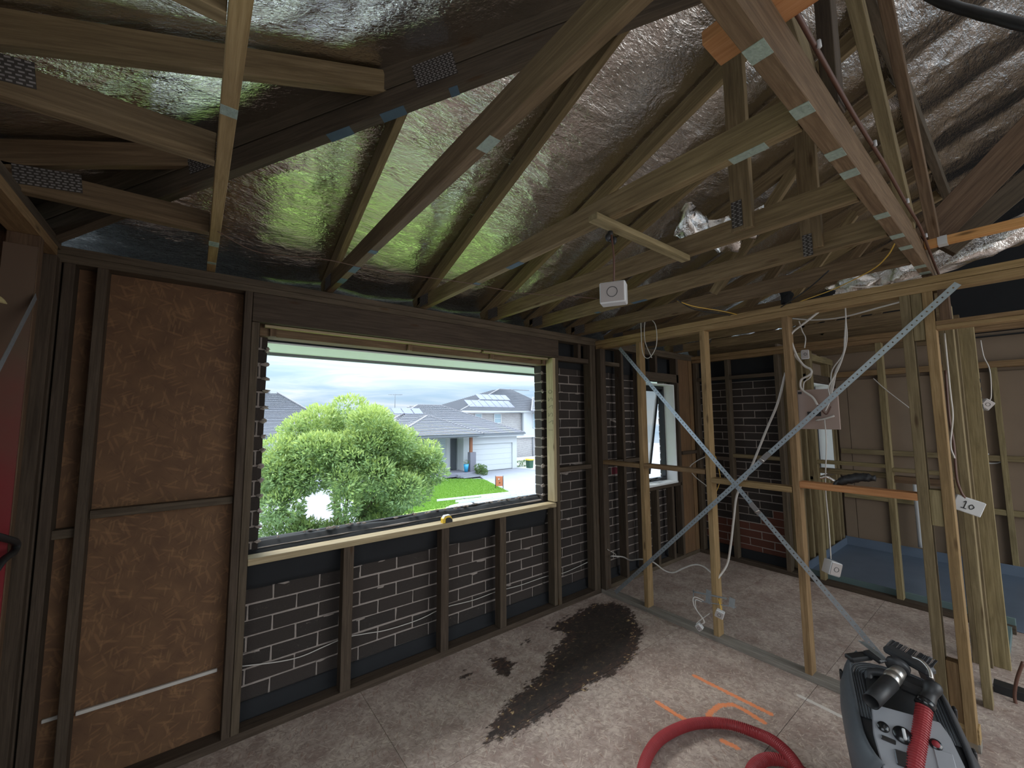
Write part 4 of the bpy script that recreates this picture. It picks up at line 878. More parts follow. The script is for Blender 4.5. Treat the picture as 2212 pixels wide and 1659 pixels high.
# pink MDF board with slot
pb = root('meter_board', ox(1768, 886, 3.30), label='pink fibreboard with cable slot hanging behind the third stud', cat='board')
a = ox(1722, 843, 3.32); b = ox(1816, 928, 3.32)
tim('board', pb, (3.315, 3.33), (b.y, a.y), (b.z, a.z), 'mdf')
c = ox(1758, 895, 3.313); tim('slot', pb, (3.309, 3.3145), (c.y-.04, c.y+.035), (c.z-.012, c.z+.018), 'blackrub', bev=0, label='black slot')
for px, py in ((1728, 849), (1800, 847)): c = ox(px, py, 3.313); tim('hole', pb, (3.309, 3.3145), (c.y-.01, c.y+.01), (c.z-.008, c.z+.008), 'blackrub', bev=0)
tube('connector_strip', pb, [ox(1762, 908, 3.30), ox(1780, 905, 3.30), ox(1802, 898, 3.30)], .007, 'cable', 6, 3, label='off-white connector strip')
cab([ox(1766, 875, X), ox(1772, 882, 3.29), ox(1785, 895, 3.29), ox(1795, 878, 3.29)], .004, 'browncable', lab='brown wire tails tangled in the slot of the pink board')
# burnt dark object resting on the orange nogging
dk = root('black_hose', (3.2, .7, 1.27), label='black bristly hose lying along the orange nogging', cat='hose')
duct_path = [ox(1765, 1046, 3.2), ox(1790, 1052, 3.2), ox(1812, 1042, 3.22), ox(1850, 1032, 3.24), ox(1890, 1034, 3.24)]
V, Fc = tube_geo([q-duct_path[0] for q in smoothpath(duct_path, 10)], .01, 10, rf=lambda t: .006+.02*min(1, max(0, (t-.35)*4))*(1 if t < .95 else .6))
V = [v+Vector((noise.noise(v*60), noise.noise(v*60+Vector((5, 5, 5))), noise.noise(v*60+Vector((9, 1, 3)))))*.01 for v in V]
link('hose_body', meshfrom('hose_body', V, Fc), 'blackrub', dk, Matrix.Translation(duct_path[0]), smooth=True)
tube('foil_end', dk, [ox(1772, 1033, 3.22), ox(1785, 1030, 3.22), ox(1805, 1040, 3.22)], .009, 'foil', 8, 4, label='torn silver foil end')
# brown cable and tag on the doorway post
cab([ox(2040, 720, 3.30), ox(2052, 840, 3.30), ox(2058, 900, 3.30), ox(2053, 960, 3.30), ox(2062, 990, 3.30)], .004, lab='white cable loop hanging down inside the doorway stud')
cab([ox(2042, 800, 3.32), ox(2050, 900, 3.32), ox(2060, 960, 3.32), ox(2066, 1030, 3.32), ox(2076, 1062, 3.33), ox(2086, 1078, 3.34)], .006, 'browncable', lab='brown cable on the doorway stud ending in a numbered white tag')
tg = root('wall_box', ox(2091, 1092, 3.35), label='white wall box with handwritten 10 hanging beside the doorway post', cat='junction box')
tc_ = ox(2091, 1092, 3.35)
link('plate', boxmesh(.11, .03, .08, .003), 'white', tg, Matrix.Translation(tc_) @ Matrix.Rotation(math.radians(-78), 4, 'Z') @ Matrix.Rotation(.35, 4, 'Y'))
TM = Matrix.Translation(tc_) @ Matrix.Rotation(math.radians(-78), 4, 'Z') @ Matrix.Rotation(.35, 4, 'Y')
def stroke(par, TM_, pts, r=.0022, mat='blackrub'): tube('ink_stroke', par, [TM_ @ Vector((x, 0, z)) for x, z in pts], r, mat, 5, 4)
T2 = TM @ Matrix.Translation((0, -.0165, 0))
stroke(tg, T2, [(-.022, .012), (-.014, .02), (-.014, -.018)]); stroke(tg, T2, [(-.024, -.019), (-.004, -.019)]); stroke(tg, T2, [(.010, .012), (.002, 0), (.010, -.014), (.020, 0), (.010, .012)])
# handwriting 2170 on the green wall-end stud, reading downward, and pencil squiggles on the window jamb
hw = we
T3 = Matrix(((1, 0, 0, 4.352), (0, 1, 0, .2085), (0, 0, 1, 1.95), (0, 0, 0, 1)))
digs = {'2': [(0, .9), (.3, 1), (.55, .8), (.4, .4), (0, 0), (.6, 0)], '1': [(.3, 1), (.3, 0)], '7': [(0, 1), (.6, 1), (.2, 0)], '0': [(.3, 1), (0, .5), (.3, 0), (.6, .5), (.3, 1)]}
for k, ch in enumerate('2170'):
    tube('ink_stroke', hw, [T3 @ Vector((.006+.035*q[1], 0, -.22+.06*k+q[0]*.05)) for q in digs[ch]], .0018, 'blackrub', 5, 4)
for k, ch in enumerate('172720'):
    tube('ink_stroke', wf, [Vector((2.5815, YW+.012+.05*(1-q[1]), 1.55+k*.07+q[0]*.055)) for q in digs[ch]], .0013, 'blackrub', 5, 4)
# tape measure on the sill
tmz = .922; tm = root('tape_measure', (1.50, YW+.02, tmz), label='yellow and black tape measure lying on the window sill plate', cat='tape measure')
prism('case', tm, [(1.462, tmz), (1.535, tmz), (1.54, tmz+.02), (1.528, tmz+.043), (1.505, tmz+.05), (1.478, tmz+.045), (1.463, tmz+.03)], 'y', YW+.0, YW+.035, 'yellow', label='yellow case')
prism('grip', tm, [(1.482, tmz), (1.538, tmz), (1.5385, tmz+.018), (1.52, tmz+.034), (1.498, tmz+.036), (1.484, tmz+.03)], 'y', YW-.004, YW+.0, 'blackrub', label='black grip'); prism('shell', tm, [(1.47, tmz+.037), (1.53, tmz+.039), (1.522, tmz+.052), (1.48, tmz+.051)], 'y', YW+.002, YW+.033, 'white', label='white top')
# white strip on the strand board
tim('conduit', None, (-.46, -.405), (YW+.078, YW+.089), (.36, .375), 'cable', label='short end of white strip left of the bay stud', cat='conduit')
tim('conduit', None, (-.355, .165), (YW+.074, YW+.089), (.35, .366), 'cable', label='white strip running level across the strand-board panel', cat='conduit')
# cable loop and insulation tuft at the left edge
tube('cable_coil', None, [ox(-40, 1150, -.505), ox(10, 1163, -.500), ox(34, 1172, -.500), ox(30, 1192, -.500), ox(5, 1212, -.50), ox(-30, 1262, -.505)], .012, 'blackrub', 10, 8, label='black cable loop at the left edge', cat='cable')
tube('insulation_tuft', None, [ox(-30, 636, -.50), ox(0, 648, -.505), ox(14, 656, -.51)], .012, 'insul', 7, 5, rf=lambda t: .014*(1-t)+.002, label='yellow insulation tuft at the left edge', cat='insulation')
# tap and pipe in the far room
tf = root('tap_outlet', ox(2135, 990, 6.915), label='white pipe outlet and tap on the far wall beyond the doorway', cat='tap')
xx = 6.915
tube('pipe', tf, [ox(2125, 985, xx), ox(2148, 988, xx), ox(2163, 994, xx), ox(2155, 1000, xx), ox(2128, 1001, xx)], .008, 'white', 7, 5); tube('spindle', tf, [ox(2134, 979, xx), ox(2136, 994, xx)], .008, 'white', 7, 0)
cab([ox(2210, 1430, 3.9), ox(2196, 1470, 3.9), ox(2192, 1510, 3.9), ox(2205, 1540, 3.9), ox(2225, 1550, 3.9)], .008, 'browncable', lab='dark purple flex looping at the right edge beyond the doorway')
tim('dark_plank', None, (3.95, 4.03), (-.9, .27), (0, .05), 'blackrub', label='black plank lying on the floor beyond the doorway', cat='plank')
tube('waste_pipe', None, [Vector((6.8, .90, .95)), Vector((6.76, .90, .78)), Vector((6.76, .90, .55)), Vector((6.76, .9, .16))], .03, 'white', 12, 5, label='white waste pipe bend low on the bathroom far wall', cat='pipe')
for k, yy in enumerate((.58, .44)): tube('water_pipe', None, [Vector((6.82, yy, .95)), Vector((6.80, yy+.0, .6)), Vector((6.80, yy, .14))], .012, 'browncable' if k == 0 else 'blackrub', 8, 4, label='%s pipe rising on the bathroom far wall' % ('reddish brown' if k == 0 else 'black'), cat='pipe')
# ================================================================== VACUUM
VL = Vector((2.40, .424, 0)); VR = math.radians(-72)   # local -Y is the front
VM = Matrix.Translation(VL) @ Matrix.Rotation(VR, 4, 'Z')
vac = root('vacuum_cleaner', VL, label='grey and black workshop vacuum with red hose, bottom right', cat='vacuum cleaner')
def superell(a, b, n, k=40):
    out = []
    for i in range(k):
        t = 2*PI*i/k; c, s = math.cos(t), math.sin(t); out.append((a*math.copysign(abs(c)**(2/n), c), b*math.copysign(abs(s)**(2/n), s)))
    return out
def loft(name, secs, mat, **kw):
    """secs: (z, a, b, yoff, tilt, n) rounded sections in vacuum space"""
    V = []; Fc = []; k = 40
    for (z, a_, b_, yo, tl, n) in secs:
        for (x, y) in superell(a_, b_, n, k): V.append(Vector((x, y+yo, z+tl*(y+yo))))
    for j in range(len(secs)-1):
        for i in range(k): a0 = j*k+i; b0 = j*k+(i+1) % k; Fc.append((a0, b0, b0+k, a0+k))
    Fc.append(tuple(range(k))[::-1]); Fc.append(tuple(range((len(secs)-1)*k, len(secs)*k)))
    return link(name, meshfrom(name, V, Fc), mat, vac, VM, smooth=True, **kw)
def vb(name, c, s, mat, rx=0, ry=0, rz=0, bev=.006, **kw):
    return link(name, boxmesh(*s, bev=bev), mat, vac, VM @ Matrix.Translation(c) @ Matrix.Rotation(rz, 4, 'Z') @ Matrix.Rotation(ry, 4, 'Y') @ Matrix.Rotation(rx, 4, 'X'), **kw)
def vt(name, pts, r, mat, **kw): 
    rf = kw.pop('rf', None); seg = kw.pop('seg', 16); sm = kw.pop('sm', 6)
    return tube(name, vac, [VM @ Vector(p) for p in pts], r, mat, seg, sm, rf=rf, **kw)
# tub, head and side shells; the top slopes down to the front
loft('tub', [(.06, .15, .25, -.02, 0, 3.5), (.10, .165, .265, -.02, 0, 3.5), (.28, .178, .285, -.02, 0, 3.5), (.31, .178, .285, -.02, 0, 3.5)], 'lightgrey_plastic', label='pale grey dust tub')
loft('head', [(.30, .176, .29, -.01, .0, 3.4), (.36, .176, .29, -.01, .05, 3.4), (.42, .165, .275, .0, .16, 3.2), (.445, .15, .255, .005, .2, 3.0), (.452, .14, .245, .005, .2, 3.0)], 'dark_plastic')
for s in (-1, 1):   # grey side shells wrapping the head
    V = []; Fc = []; prof = [(.24, .183), (.32, .190), (.39, .186), (.43, .172), (.455, .158), (.462, .148)]
    n = 19; ys = [-.30+.60*i/(n-1) for i in range(n)]
    for (z, xo) in prof:
        for y in ys:
            k = abs(y+.0)/.30; V.append(Vector((s*xo*(1-.30*k**5), y, z+.20*y*max(0, (z-.28)/.18))))
    for j in range(len(prof)-1):
        for i in range(n-1): a0 = j*n+i; Fc.append((a0, a0+1, a0+n+1, a0+n))
    o = link('side_shell', meshfrom('side_shell', V, Fc), 'grey_plastic' if s < 0 else 'dark_plastic', vac, VM, smooth=True, label='mid-grey side shell' if s < 0 else 'dark side shell')
    sm = o.modifiers.new('t', 'SOLIDIFY'); sm.thickness = .012; sm.offset = 0
# front control panel, sloping
PA = math.radians(36)
PM = VM @ Matrix.Translation((-.010, -.185, .428)) @ Matrix.Rotation(PA, 4, 'X')
def pnl(name, x, y, z, s, mat, bev=.004, rz=0, **kw): return link(name, boxmesh(*s, bev=bev), mat, vac, PM @ Matrix.Translation((x, y, z)) @ Matrix.Rotation(rz, 4, 'Z'), **kw)
def plate_poly(name, pts, z0, z1, mat, mtx, **kw):
    bm = bmesh.new(); A = [bm.verts.new((x, y, z0)) for x, y in pts]; B = [bm.verts.new((x, y, z1)) for x, y in pts]; bm.faces.new(A[::-1]); bm.faces.new(B); n = len(A)
    for i in range(n): bm.faces.new((A[i], A[(i+1) % n], B[(i+1) % n], B[i]))
    bmesh.ops.bevel(bm, geom=bm.edges[:], offset=.003, segments=2, affect='EDGES'); me = bpy.data.meshes.new(name); bm.to_mesh(me); bm.free(); return link(name, me, mat, vac, mtx, **kw)
plate_poly('control_panel', [(-.098, .105), (-.108, 0), (-.095, -.15), (.11, -.15), (.135, -.02), (.118, .07), (.10, .11)], 0, .022, 'lightgrey_plastic', PM, label='light grey control panel')
def knob(x, y, r, h, mat, lab=None, grip=None):
    o = cyl('knob', vac, PM @ Vector((x, y, .020)), PM @ Vector((x, y, .022+h)), r, mat, r*.92, 28, label=lab)
    if grip: link('pointer', boxmesh(r*.32, r*1.25, .014, .004), grip, o, PM @ Matrix.Translation((x+.004, y, .026+h)) @ Matrix.Rotation(.0, 4, 'Z'), label='silver pointer')
knob(-.074, .028, .019, .006, 'blackgloss', 'black suction dial'); knob(-.020, .020, .030, .009, 'blackgloss', 'large black mode dial', 'paleplastic'); knob(.070, .024, .019, .006, 'blackgloss', 'dark ring of the red button'); knob(.070, .024, .012, .010, 'redpaint', 'red round button')
pnl('rocker_switch', -.066, -.012, .024, (.042, .016, .008), 'blackgloss', .005, rz=-.12, label='black double rocker switch'); pnl('power_socket', -.030, -.062, .024, (.05, .05, .010), 'blackgloss', .004, label='black power socket with flap'); pnl('cover_strip', .085, -.05, .023, (.05, .12, .006), 'lightgrey_plastic', .002)
# recessed top tray behind the ribbed rim
loft('top_tray', [(.452, .105, .16, .045, .2, 3.), (.462, .10, .152, .045, .2, 3.)], 'blackrub', label='black recessed top tray')
for k in range(10):
    q = .148-.0048*k; yb = .252-.0052*k; pts = []
    for i in range(25):
        t = PI*(.98-.96*i/24); y = .14+(yb-.14)*abs(math.sin(t))**.8; pts.append((q*math.copysign(abs(math.cos(t))**.6, math.cos(t)), y, .453+.2*y))
    pts = [(-q, -.10, .438)]+[(-q, .0, .455)]+pts+[(q, .0, .455), (q, -.10, .438)]
    vt('rib', pts, .0021, 'grey_plastic' if k % 2 == 0 else 'dark_plastic', seg=6, sm=1)
vt('carry_handle', [(-.085, .14, .47), (-.075, .16, .505), (.0, .155, .52), (.07, .13, .51), (.085, .11, .475)], .016, 'dark_plastic', label='dark carry handle')
for yy, z_ in ((.20, .44), (.06, .40)): vb('latch', (-.180, yy, z_), (.012, .03, .04), 'blackrub')
for yy, z_ in ((.14, .44), (-.06, .40)): vb('latch', (.184, yy, z_), (.012, .03, .04), 'blackrub')
# elbow, metal tube end and nozzle resting on top
vt('hose_cuff', [(.098, -.015, .60), (.092, -.03, .59), (.080, -.045, .57), (.064, -.066, .548)], .025, 'blackrub', rf=lambda t: .026+.003*math.sin(t*7), label='black hose cuff')
vt('cuff_ring', [(.066, -.064, .551), (.054, -.080, .537)], .030, 'blackgloss', sm=0, label='black clamp ring')
path = None
def corr(path, step=.0022):
    out = [path[0]]
    for a, b in zip(path[:-1], path[1:]):
        d = (b-a).length; n = max(1, int(d/step)); out += [a.lerp(b, (i+1)/n) for i in range(n)]
    return out
def hose(name, par, path, r, **kw):
    P = corr(path); c = P[0].copy(); n = len(P)
    V, Fc = tube_geo([q-c for q in P], r, 14, rf=lambda t: r*(1.0+.09*(1 if int(round(t*(n-1))) % 4 in (1, 2) else -1)))
    return link(name, meshfrom(name, V, Fc), 'hose', par, Matrix.Translation(c), smooth=False, **kw)
fl = [Vector(p) for p in [(1.78, .34, .07), (1.70, .50, .036), (1.78, .74, .034), (1.98, .865, .034), (2.10, .915, .034), (2.20, .925, .034), (2.29, .895, .034), (2.33, .82, .034), (2.28, .70, .034), (2.12, .62, .034), (1.95, .63, .034), (1.9, .66, .036)]]
vl = [VM @ Vector(p) for p in [(.056, -.078, .537), (.050, -.092, .522), (.020, -.167, .462), (-.015, -.254, .40), (-.05, -.36, .30), (-.08, -.44, .20)]]
hose('suction_hose', vac, smoothpath(vl+fl, 8), .024, label='ribbed dark red suction hose')
o2 = hose('loose_hose', None, smoothpath([Vector(p) for p in [(1.5, 1.02, .034), (1.60, 1.14, .034), (1.74, 1.235, .034), (1.90, 1.285, .034), (2.05, 1.285, .034), (2.22, 1.235, .034), (2.35, 1.13, .036), (2.385, 1.0, .05), (2.345, .885, .083), (2.27, .78, .085), (2.16, .72, .05), (2.05, .72, .034)]], 8), .024, label='red ribbed hose arching over the floor in front of the vacuum', cat='hose')
def opentube(name, p0, p1, r0_, r1, mat, **kw):
    a, b = VM @ Vector(p0), VM @ Vector(p1); path = [a, a.lerp(b, .5), b]; c = a.copy(); path = [q-c for q in path]
    V, Fc = tube_geo(path, r0_, 28, rf=lambda t: r0_+(r1-r0_)*t); Fc = Fc[:-2]; o = link(name, meshfrom(name, V, Fc), mat, vac, Matrix.Translation(c), smooth=True, **kw)
    sm = o.modifiers.new('t', 'SOLIDIFY'); sm.thickness = .003; sm.offset = -1; return o
opentube('nozzle_tube', (-.118, -.205, .56), (-.037, -.05, .58), .0275, .030, 'blackrub', label='black open-ended nozzle tube')
opentube('metal_collar', (-.037, -.05, .581), (-.020, -.010, .586), .027, .030, 'chrome', label='scratched metal collar'); opentube('metal_collar', (-.020, -.010, .586), (.008, .045, .593), .030, .024, 'chrome')
vt('swivel_disc', [(.004, .060, .595), (.012, .078, .605)], .040, 'dark_plastic', seg=24, sm=0, label='swivel joint disc')
vb('nozzle_head', (.052, .120, .617), (.17, .055, .03), 'dark_plastic', rz=math.radians(-42), ry=math.radians(4), bev=.012, label='dark brush head of the floor nozzle')
# bristles in a comb
Vb = []; Fb = []
RB = Matrix.Translation((.050, .140, .628)) @ Matrix.Rotation(math.radians(-42), 4, 'Z')
for k in range(46):
    x = -.085+.17*k/45; q = [RB @ Vector((x+dx, dy, dz)) for dx, dy, dz in ((-.0015, 0, -.01), (.0015, 0, -.01), (.0015+.002*rng.normal(), .045+.004*rng.normal(), .016), (-.0015+.002*rng.normal(), .045, .016))]
    b = len(Vb); Vb += q; Fb.append((b, b+1, b+2, b+3))
ob = link('bristles', meshfrom('bristles', Vb, Fb), 'dark_plastic', vac, VM, kind='stuff', label='black bristle strip'); sm = ob.modifiers.new('t', 'SOLIDIFY'); sm.thickness = .002
vt('bent_pipe', [(.062, .10, .64), (.085, .07, .645), (.100, .04, .632), (.100, .010, .61)], .007, 'chrome', seg=10, label='bent metal rod')
vb('crevice_tool', (-.105, .250, .520), (.105, .05, .022), 'blackrub', rz=math.radians(35), ry=math.radians(-6), bev=.006, label='black flat tool'); vb('crevice_tool', (-.045, .262, .535), (.075, .045, .018), 'blackrub', rz=math.radians(-42), ry=math.radians(10), bev=.006)
vb('tool_body', (.060, .02, .555), (.11, .09, .045), 'blackrub', rz=math.radians(-25), bev=.016, label='dark moulded tool body')
for (wx, wy) in ((-.14, -.21), (.14, -.21), (-.14, .19), (.14, .19)): cyl('wheel', vac, VM @ Vector((wx-.012, wy, .032)), VM @ Vector((wx+.012, wy, .032)), .032, 'blackrub', seg=16)
M_ = None
ts = root('strap_tail', (2.8, .6, .5), label='loose galvanised strap tail lying against the vacuum head', cat='strap brace')
beam('strap_length', ts, VM @ Vector((-.085, .30, .575)), VM @ Vector((-.028, .065, .612)), .024, .002, 'steel', (0, 0, 1), 0)
beam('strap_length', ts, (3.170, .612, .295), VM @ Vector((-.085, .30, .575)), .026, .002, 'steel', (0, 0, 1), 0)
# ================================================================== OUTSIDE
GZ = -3.8
gr = root('ground', (10, 20, GZ), kind='structure')
def poly(name, par, pts, z0, z1, mat, **kw): return prism(name, par, pts, 'z', z0, z1, mat, **kw)
poly('base', gr, [(-60, 3.0), (80, 3.0), (80, 120), (-60, 120)], GZ-.4, GZ-.16, 'drive'); poly('grass_verge', gr, [(-60, 3.3), (8, 3.3), (8, 8.2), (-60, 9)], GZ-.3, GZ-.12, 'lawn')
poly('road', gr, [(-40, 13.5), (60, 8.5), (60, 16.8), (6.6, 21.8), (-40, 25.2)], GZ-.11, GZ-.09, 'road')
poly('kerb', gr, [(-40, 25.2), (6.6, 21.8), (60, 16.8), (60, 17.3), (6.6, 22.3), (-40, 25.7)], GZ-.10, GZ+.02, 'concrete')
poly('near_driveway', gr, [(-12, 8.6), (2.6, 8.0), (9, 7.8), (9, 10.0), (5.0, 13.2), (-12, 15)], GZ-.11, GZ-.06, 'concrete')
lw = poly('front_lawn', gr, [(8.6, 22.5), (9.7, 22.4), (12.0, 21.8), (18.5, 21.4), (18.6, 23.6), (20.9, 30.5), (19.2, 31.8), (17.4, 33.5), (17.0, 35.5), (8.6, 35.5)], GZ-.1, GZ, 'lawn')
poly('driveway', gr, [(18.6, 21.4), (30, 20.2), (30, 28), (28.4, 35), (22.9, 35), (20.9, 30.5), (18.6, 23.6)], GZ-.1, GZ-.01, 'drive')
poly('neighbour_driveway', gr, [(-6, 23.2), (8.6, 22.5), (8.6, 36), (-6, 36)], GZ-.1, GZ-.02, 'drive')
poly('side_strip', gr, [(28.4, 35), (30, 28), (40, 27), (40, 44), (28.4, 44)], GZ-.1, GZ, 'concrete')
# ---- lawn blades: nobody could count them
def blades(n, region, name, lab):
    V = np.zeros((n*3, 3)); px = rng.uniform(9.5, 20.5, n); py = rng.uniform(22.5, 33.5, n)
    poly_ = [(9.7, 22.6), (12.0, 22.0), (18.3, 21.8), (18.5, 23.6), (20.7, 30.3), (19.1, 31.6), (17.3, 33.3), (14, 35), (9, 35)]
    k = inside(px, py, poly_); px = px[k]; py = py[k]; n = len(px); h = rng.uniform(.06, .16, n); a = rng.uniform(0, 6.28, n); wd = .035
    V = np.zeros((n*3, 3)); V[0::3] = np.stack([px-wd*np.cos(a), py-wd*np.sin(a), np.full(n, GZ)], -1); V[1::3] = np.stack([px+wd*np.cos(a), py+wd*np.sin(a), np.full(n, GZ)], -1); V[2::3] = np.stack([px+rng.normal(0, .04, n), py+rng.normal(0, .04, n), GZ+h], -1)
    V -= np.array([14, 28, GZ]); F = np.arange(n*3).reshape(-1, 3)
    me = bpy.data.meshes.new(name); me.from_pydata(V.tolist(), [], F.tolist()); me.update(); t = me.attributes.new('tone', 'FLOAT', 'POINT'); t.data.foreach_set('value', np.repeat(np.clip(rng.normal(.5, .25, n), 0, 1), 3).astype(np.float32))
    link(name, me, 'grassblade', None, Matrix.Translation((14, 28, GZ)), label=lab, cat='grass', kind='stuff')
blades(60000, None, 'grass', 'bright green mown lawn in front of the white house')
# ---- generic leafy crowns
def leaves(name, par, clumps, nleaf, ln, wd, mat, tone_up=True, **kw):
    """clumps: (x,y,z,r); narrow leaves pointing outward from each clump"""
    C0 = np.array(clumps[0][:3]); Vs = []; Ts = []
    ztop = max(c[2]+c[3] for c in clumps); zbot = min(c[2]-c[3] for c in clumps)
    for (x, y, z, r) in clumps:
        n = int(nleaf*(r**2)); d = rng.normal(size=(n, 3)); d /= np.linalg.norm(d, axis=1)[:, None]
        rad = r*rng.uniform(.55, 1.05, n)**.5
        base = np.array([x, y, z])+d*rad[:, None]*np.array([1, 1, .85])
        dirv = d*.8+rng.normal(size=(n, 3))*.45+np.array([0, 0, .35]); dirv /= np.linalg.norm(dirv, axis=1)[:, None]
        side = np.cross(dirv, rng.normal(size=(n, 3))); side /= np.linalg.norm(side, axis=1)[:, None]
        L_ = ln*rng.uniform(.6, 1.3, n)[:, None]; W_l = wd*rng.uniform(.7, 1.2, n)[:, None]
        q = np.stack([base, base+dirv*L_*.5+side*W_l, base+dirv*L_, base+dirv*L_*.5-side*W_l], 1); Vs.append(q.reshape(-1, 3)-C0)
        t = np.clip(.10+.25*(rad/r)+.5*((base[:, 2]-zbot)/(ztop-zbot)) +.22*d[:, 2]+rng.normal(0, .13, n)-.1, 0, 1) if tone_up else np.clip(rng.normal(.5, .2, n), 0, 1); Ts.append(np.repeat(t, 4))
    V = np.concatenate(Vs); F = np.arange(len(V)).reshape(-1, 4)
    me = bpy.data.meshes.new(name); me.from_pydata(V.tolist(), [], F.tolist()); me.update(); a = me.attributes.new('tone', 'FLOAT', 'POINT'); a.data.foreach_set('value', np.concatenate(Ts).astype(np.float32))
    return link(name, me, mat, par, Matrix.Translation(C0), **kw)
TB = Vector((3.35, 11.9, GZ-.1))
tree = root('tree', TB, label='large bushy yellow-green tree filling the left of the window view', cat='tree')
# crown outline: measured from the photograph at the tree's own distance
cl = []
tc0 = Vector((3.30, 11.55, .14)); 
rr_ = np.random.default_rng(21)
for i in range(150):
    d = rr_.normal(size=3); d /= np.linalg.norm(d); d[2] = d[2] if d[2] > -.5 else -d[2]*.6
    rad = rr_.uniform(.62, .98); c = tc0+Vector((d[0]*2.05*rad, d[1]*2.0*rad, d[2]*1.75*rad+.05)); cl.append((c.x, c.y, c.z, rr_.uniform(.30, .55)))
for i in range(46): # low skirts and the bulge to the right
    cl.append((rr_.uniform(1.7, 4.6), rr_.uniform(10.6, 12.6), rr_.uniform(-2.6, -.7), rr_.uniform(.3, .5)))
for i in range(10): cl.append((rr_.uniform(4.9, 5.45), rr_.uniform(10.0, 10.6), rr_.uniform(.1, .75), rr_.uniform(.25, .36)))
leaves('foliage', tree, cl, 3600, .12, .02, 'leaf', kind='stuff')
tube('trunk', tree, [TB, TB+Vector((-.05, -.05, 1.2)), TB+Vector((.05, 0, 2.2)), TB+Vector((-.1, 0, 3.2))], .14, 'bark', 10, 6, rf=lambda t: .15-.07*t)
for (a, b, c_) in (((0, 0, 1.3), (-.5, -.2, 2.2), (-1.3, -.5, 3.3)), ((.0, 0, 1.8), (.5, -.3, 2.8), (1.0, -.6, 3.9)), ((-.05, 0, 2.2), (-.3, -.6, 3.2), (-.5, -1.0, 4.3)), ((0, 0, 2.0), (.3, .5, 3.2), (.4, .9, 4.4)), ((0, 0, 1.2), (.9, -.5, 1.9), (1.6, -.8, 2.7))):
    tube('branch', tree, [TB+Vector(a), TB+Vector(b), TB+Vector(c_)], .06, 'bark', 8, 6, rf=lambda t: .075-.055*t)
# ---- roofs of lapped tile courses
def tile_slope(par, A, B, Cc, D, pitch_step=.32, cap=None):
    """quad A,B = eave left/right, C,D = upper right/left; real stepped courses"""
    A, B, Cc, D = map(Vector, (A, B, Cc, D)); n = max(2, int(max(((D-A).length), ((Cc-B).length))/pitch_step)); nrm = (B-A).cross(D-A).normalized()
    if nrm.z < 0: nrm = -nrm
    V = []; Fc = []
    for i in range(n):
        t0, t1 = i/n, (i+1)/n; a, b = A.lerp(D, t0), B.lerp(Cc, t0); c, d = B.lerp(Cc, t1), A.lerp(D, t1); k = len(V)
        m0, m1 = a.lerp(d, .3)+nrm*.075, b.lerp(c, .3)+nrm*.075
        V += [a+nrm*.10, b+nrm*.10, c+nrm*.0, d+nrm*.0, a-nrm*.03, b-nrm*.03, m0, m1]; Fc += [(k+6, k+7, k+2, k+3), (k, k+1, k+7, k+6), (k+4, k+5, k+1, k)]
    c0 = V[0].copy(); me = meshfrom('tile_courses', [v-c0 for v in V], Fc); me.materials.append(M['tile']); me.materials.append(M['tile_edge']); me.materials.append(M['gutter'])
    for f in me.polygons: f.material_index = f.index % 3  # dark risers put shadow lines into the colour; strip above is paler
    link('tile_courses', me, None, par, Matrix.Translation(c0), kind='stuff')
def caps(par, a, b): beam('ridge_cap', par, a, b, .22, .10, 'ridge', (0, 0, 1), .03)
h1 = root('house', (22, 38, GZ), label='white single-storey house with grey tiled hip roof across the lawn', cat='house')
HB = lambda nm, xr, yr, zr, m, **k: tim(nm, h1, xr, yr, zr, m, bev=k.pop('bev', 0), **k)
HB('garage_wall', (21.5, 22.0), (35, 35.3), (GZ, -.2), 'render'); HB('garage_wall', (27.75, 28.35), (35, 35.3), (GZ, -.2), 'render'); HB('garage_wall', (22.0, 27.75), (35, 35.3), (-1.0, -.2), 'render')
HB('garage_side_wall', (28.2, 28.35), (35.3, 46), (GZ, -.2), 'render'); 
HB('garage_side_wall', (21.5, 21.65), (35.3, 36), (GZ, -.2), 'render')
gd = HB('garage_door', (22.0, 27.75), (35.15, 35.2), (GZ, -1.0), 'garage', label='white panelled garage door')
for k in range(5): tim('door_panel', gd, (22.02, 27.73), (35.125, 35.15), (GZ+.02+k*.555, GZ+.56+k*.555), 'garage', bev=.01)
HB('front_wall', (14, 17.4), (36, 36.2), (GZ, -.2), 'render'); HB('front_wall', (18.75, 19.25), (36, 36.2), (GZ, -.2), 'render'); HB('front_wall', (20.1, 20.55), (36, 36.2), (GZ, -.2), 'render'); HB('front_wall', (21.4, 21.6), (36, 36.2), (GZ, -.2), 'render')
HB('front_wall', (17.4, 20.1), (36, 36.2), (GZ, -3.0), 'render'); HB('body', (12.8, 28.2), (36.3, 46), (GZ, -.25), 'render')
def hwin(x0, x1, z0, z1, y, name='window', bars=1, par=None, glass='farglass', fr='fasciawhite'):
    p_ = par or h1; f = root(name, (x0, y, z0)); f.parent = p_; f.location = Vector((x0, y, z0))-p_.location
    boxes('window_bars', f, [(x0-.05, x0+.05, y-.06, y+.02, z0-.05, z1+.05), (x1-.05, x1+.05, y-.06, y+.02, z0-.05, z1+.05), (x0, x1, y-.06, y+.02, z0-.05, z0+.05), (x0, x1, y-.06, y+.02, z1-.05, z1+.05)]+[(x0, x1, y-.05, y+.02, z0+(z1-z0)*k/(bars+1)-.03, z0+(z1-z0)*k/(bars+1)+.03) for k in range(1, bars+1)], fr, (x0, y, z0))
    boxes('pane', f, [(x0, x1, y, y+.02, z0, z1)], glass, (x0, y, z0)); return f
hwin(17.45, 18.68, -2.05, -.35, 36.1, bars=2); hwin(19.27, 20.08, -2.9, -.3, 36.1, bars=1)
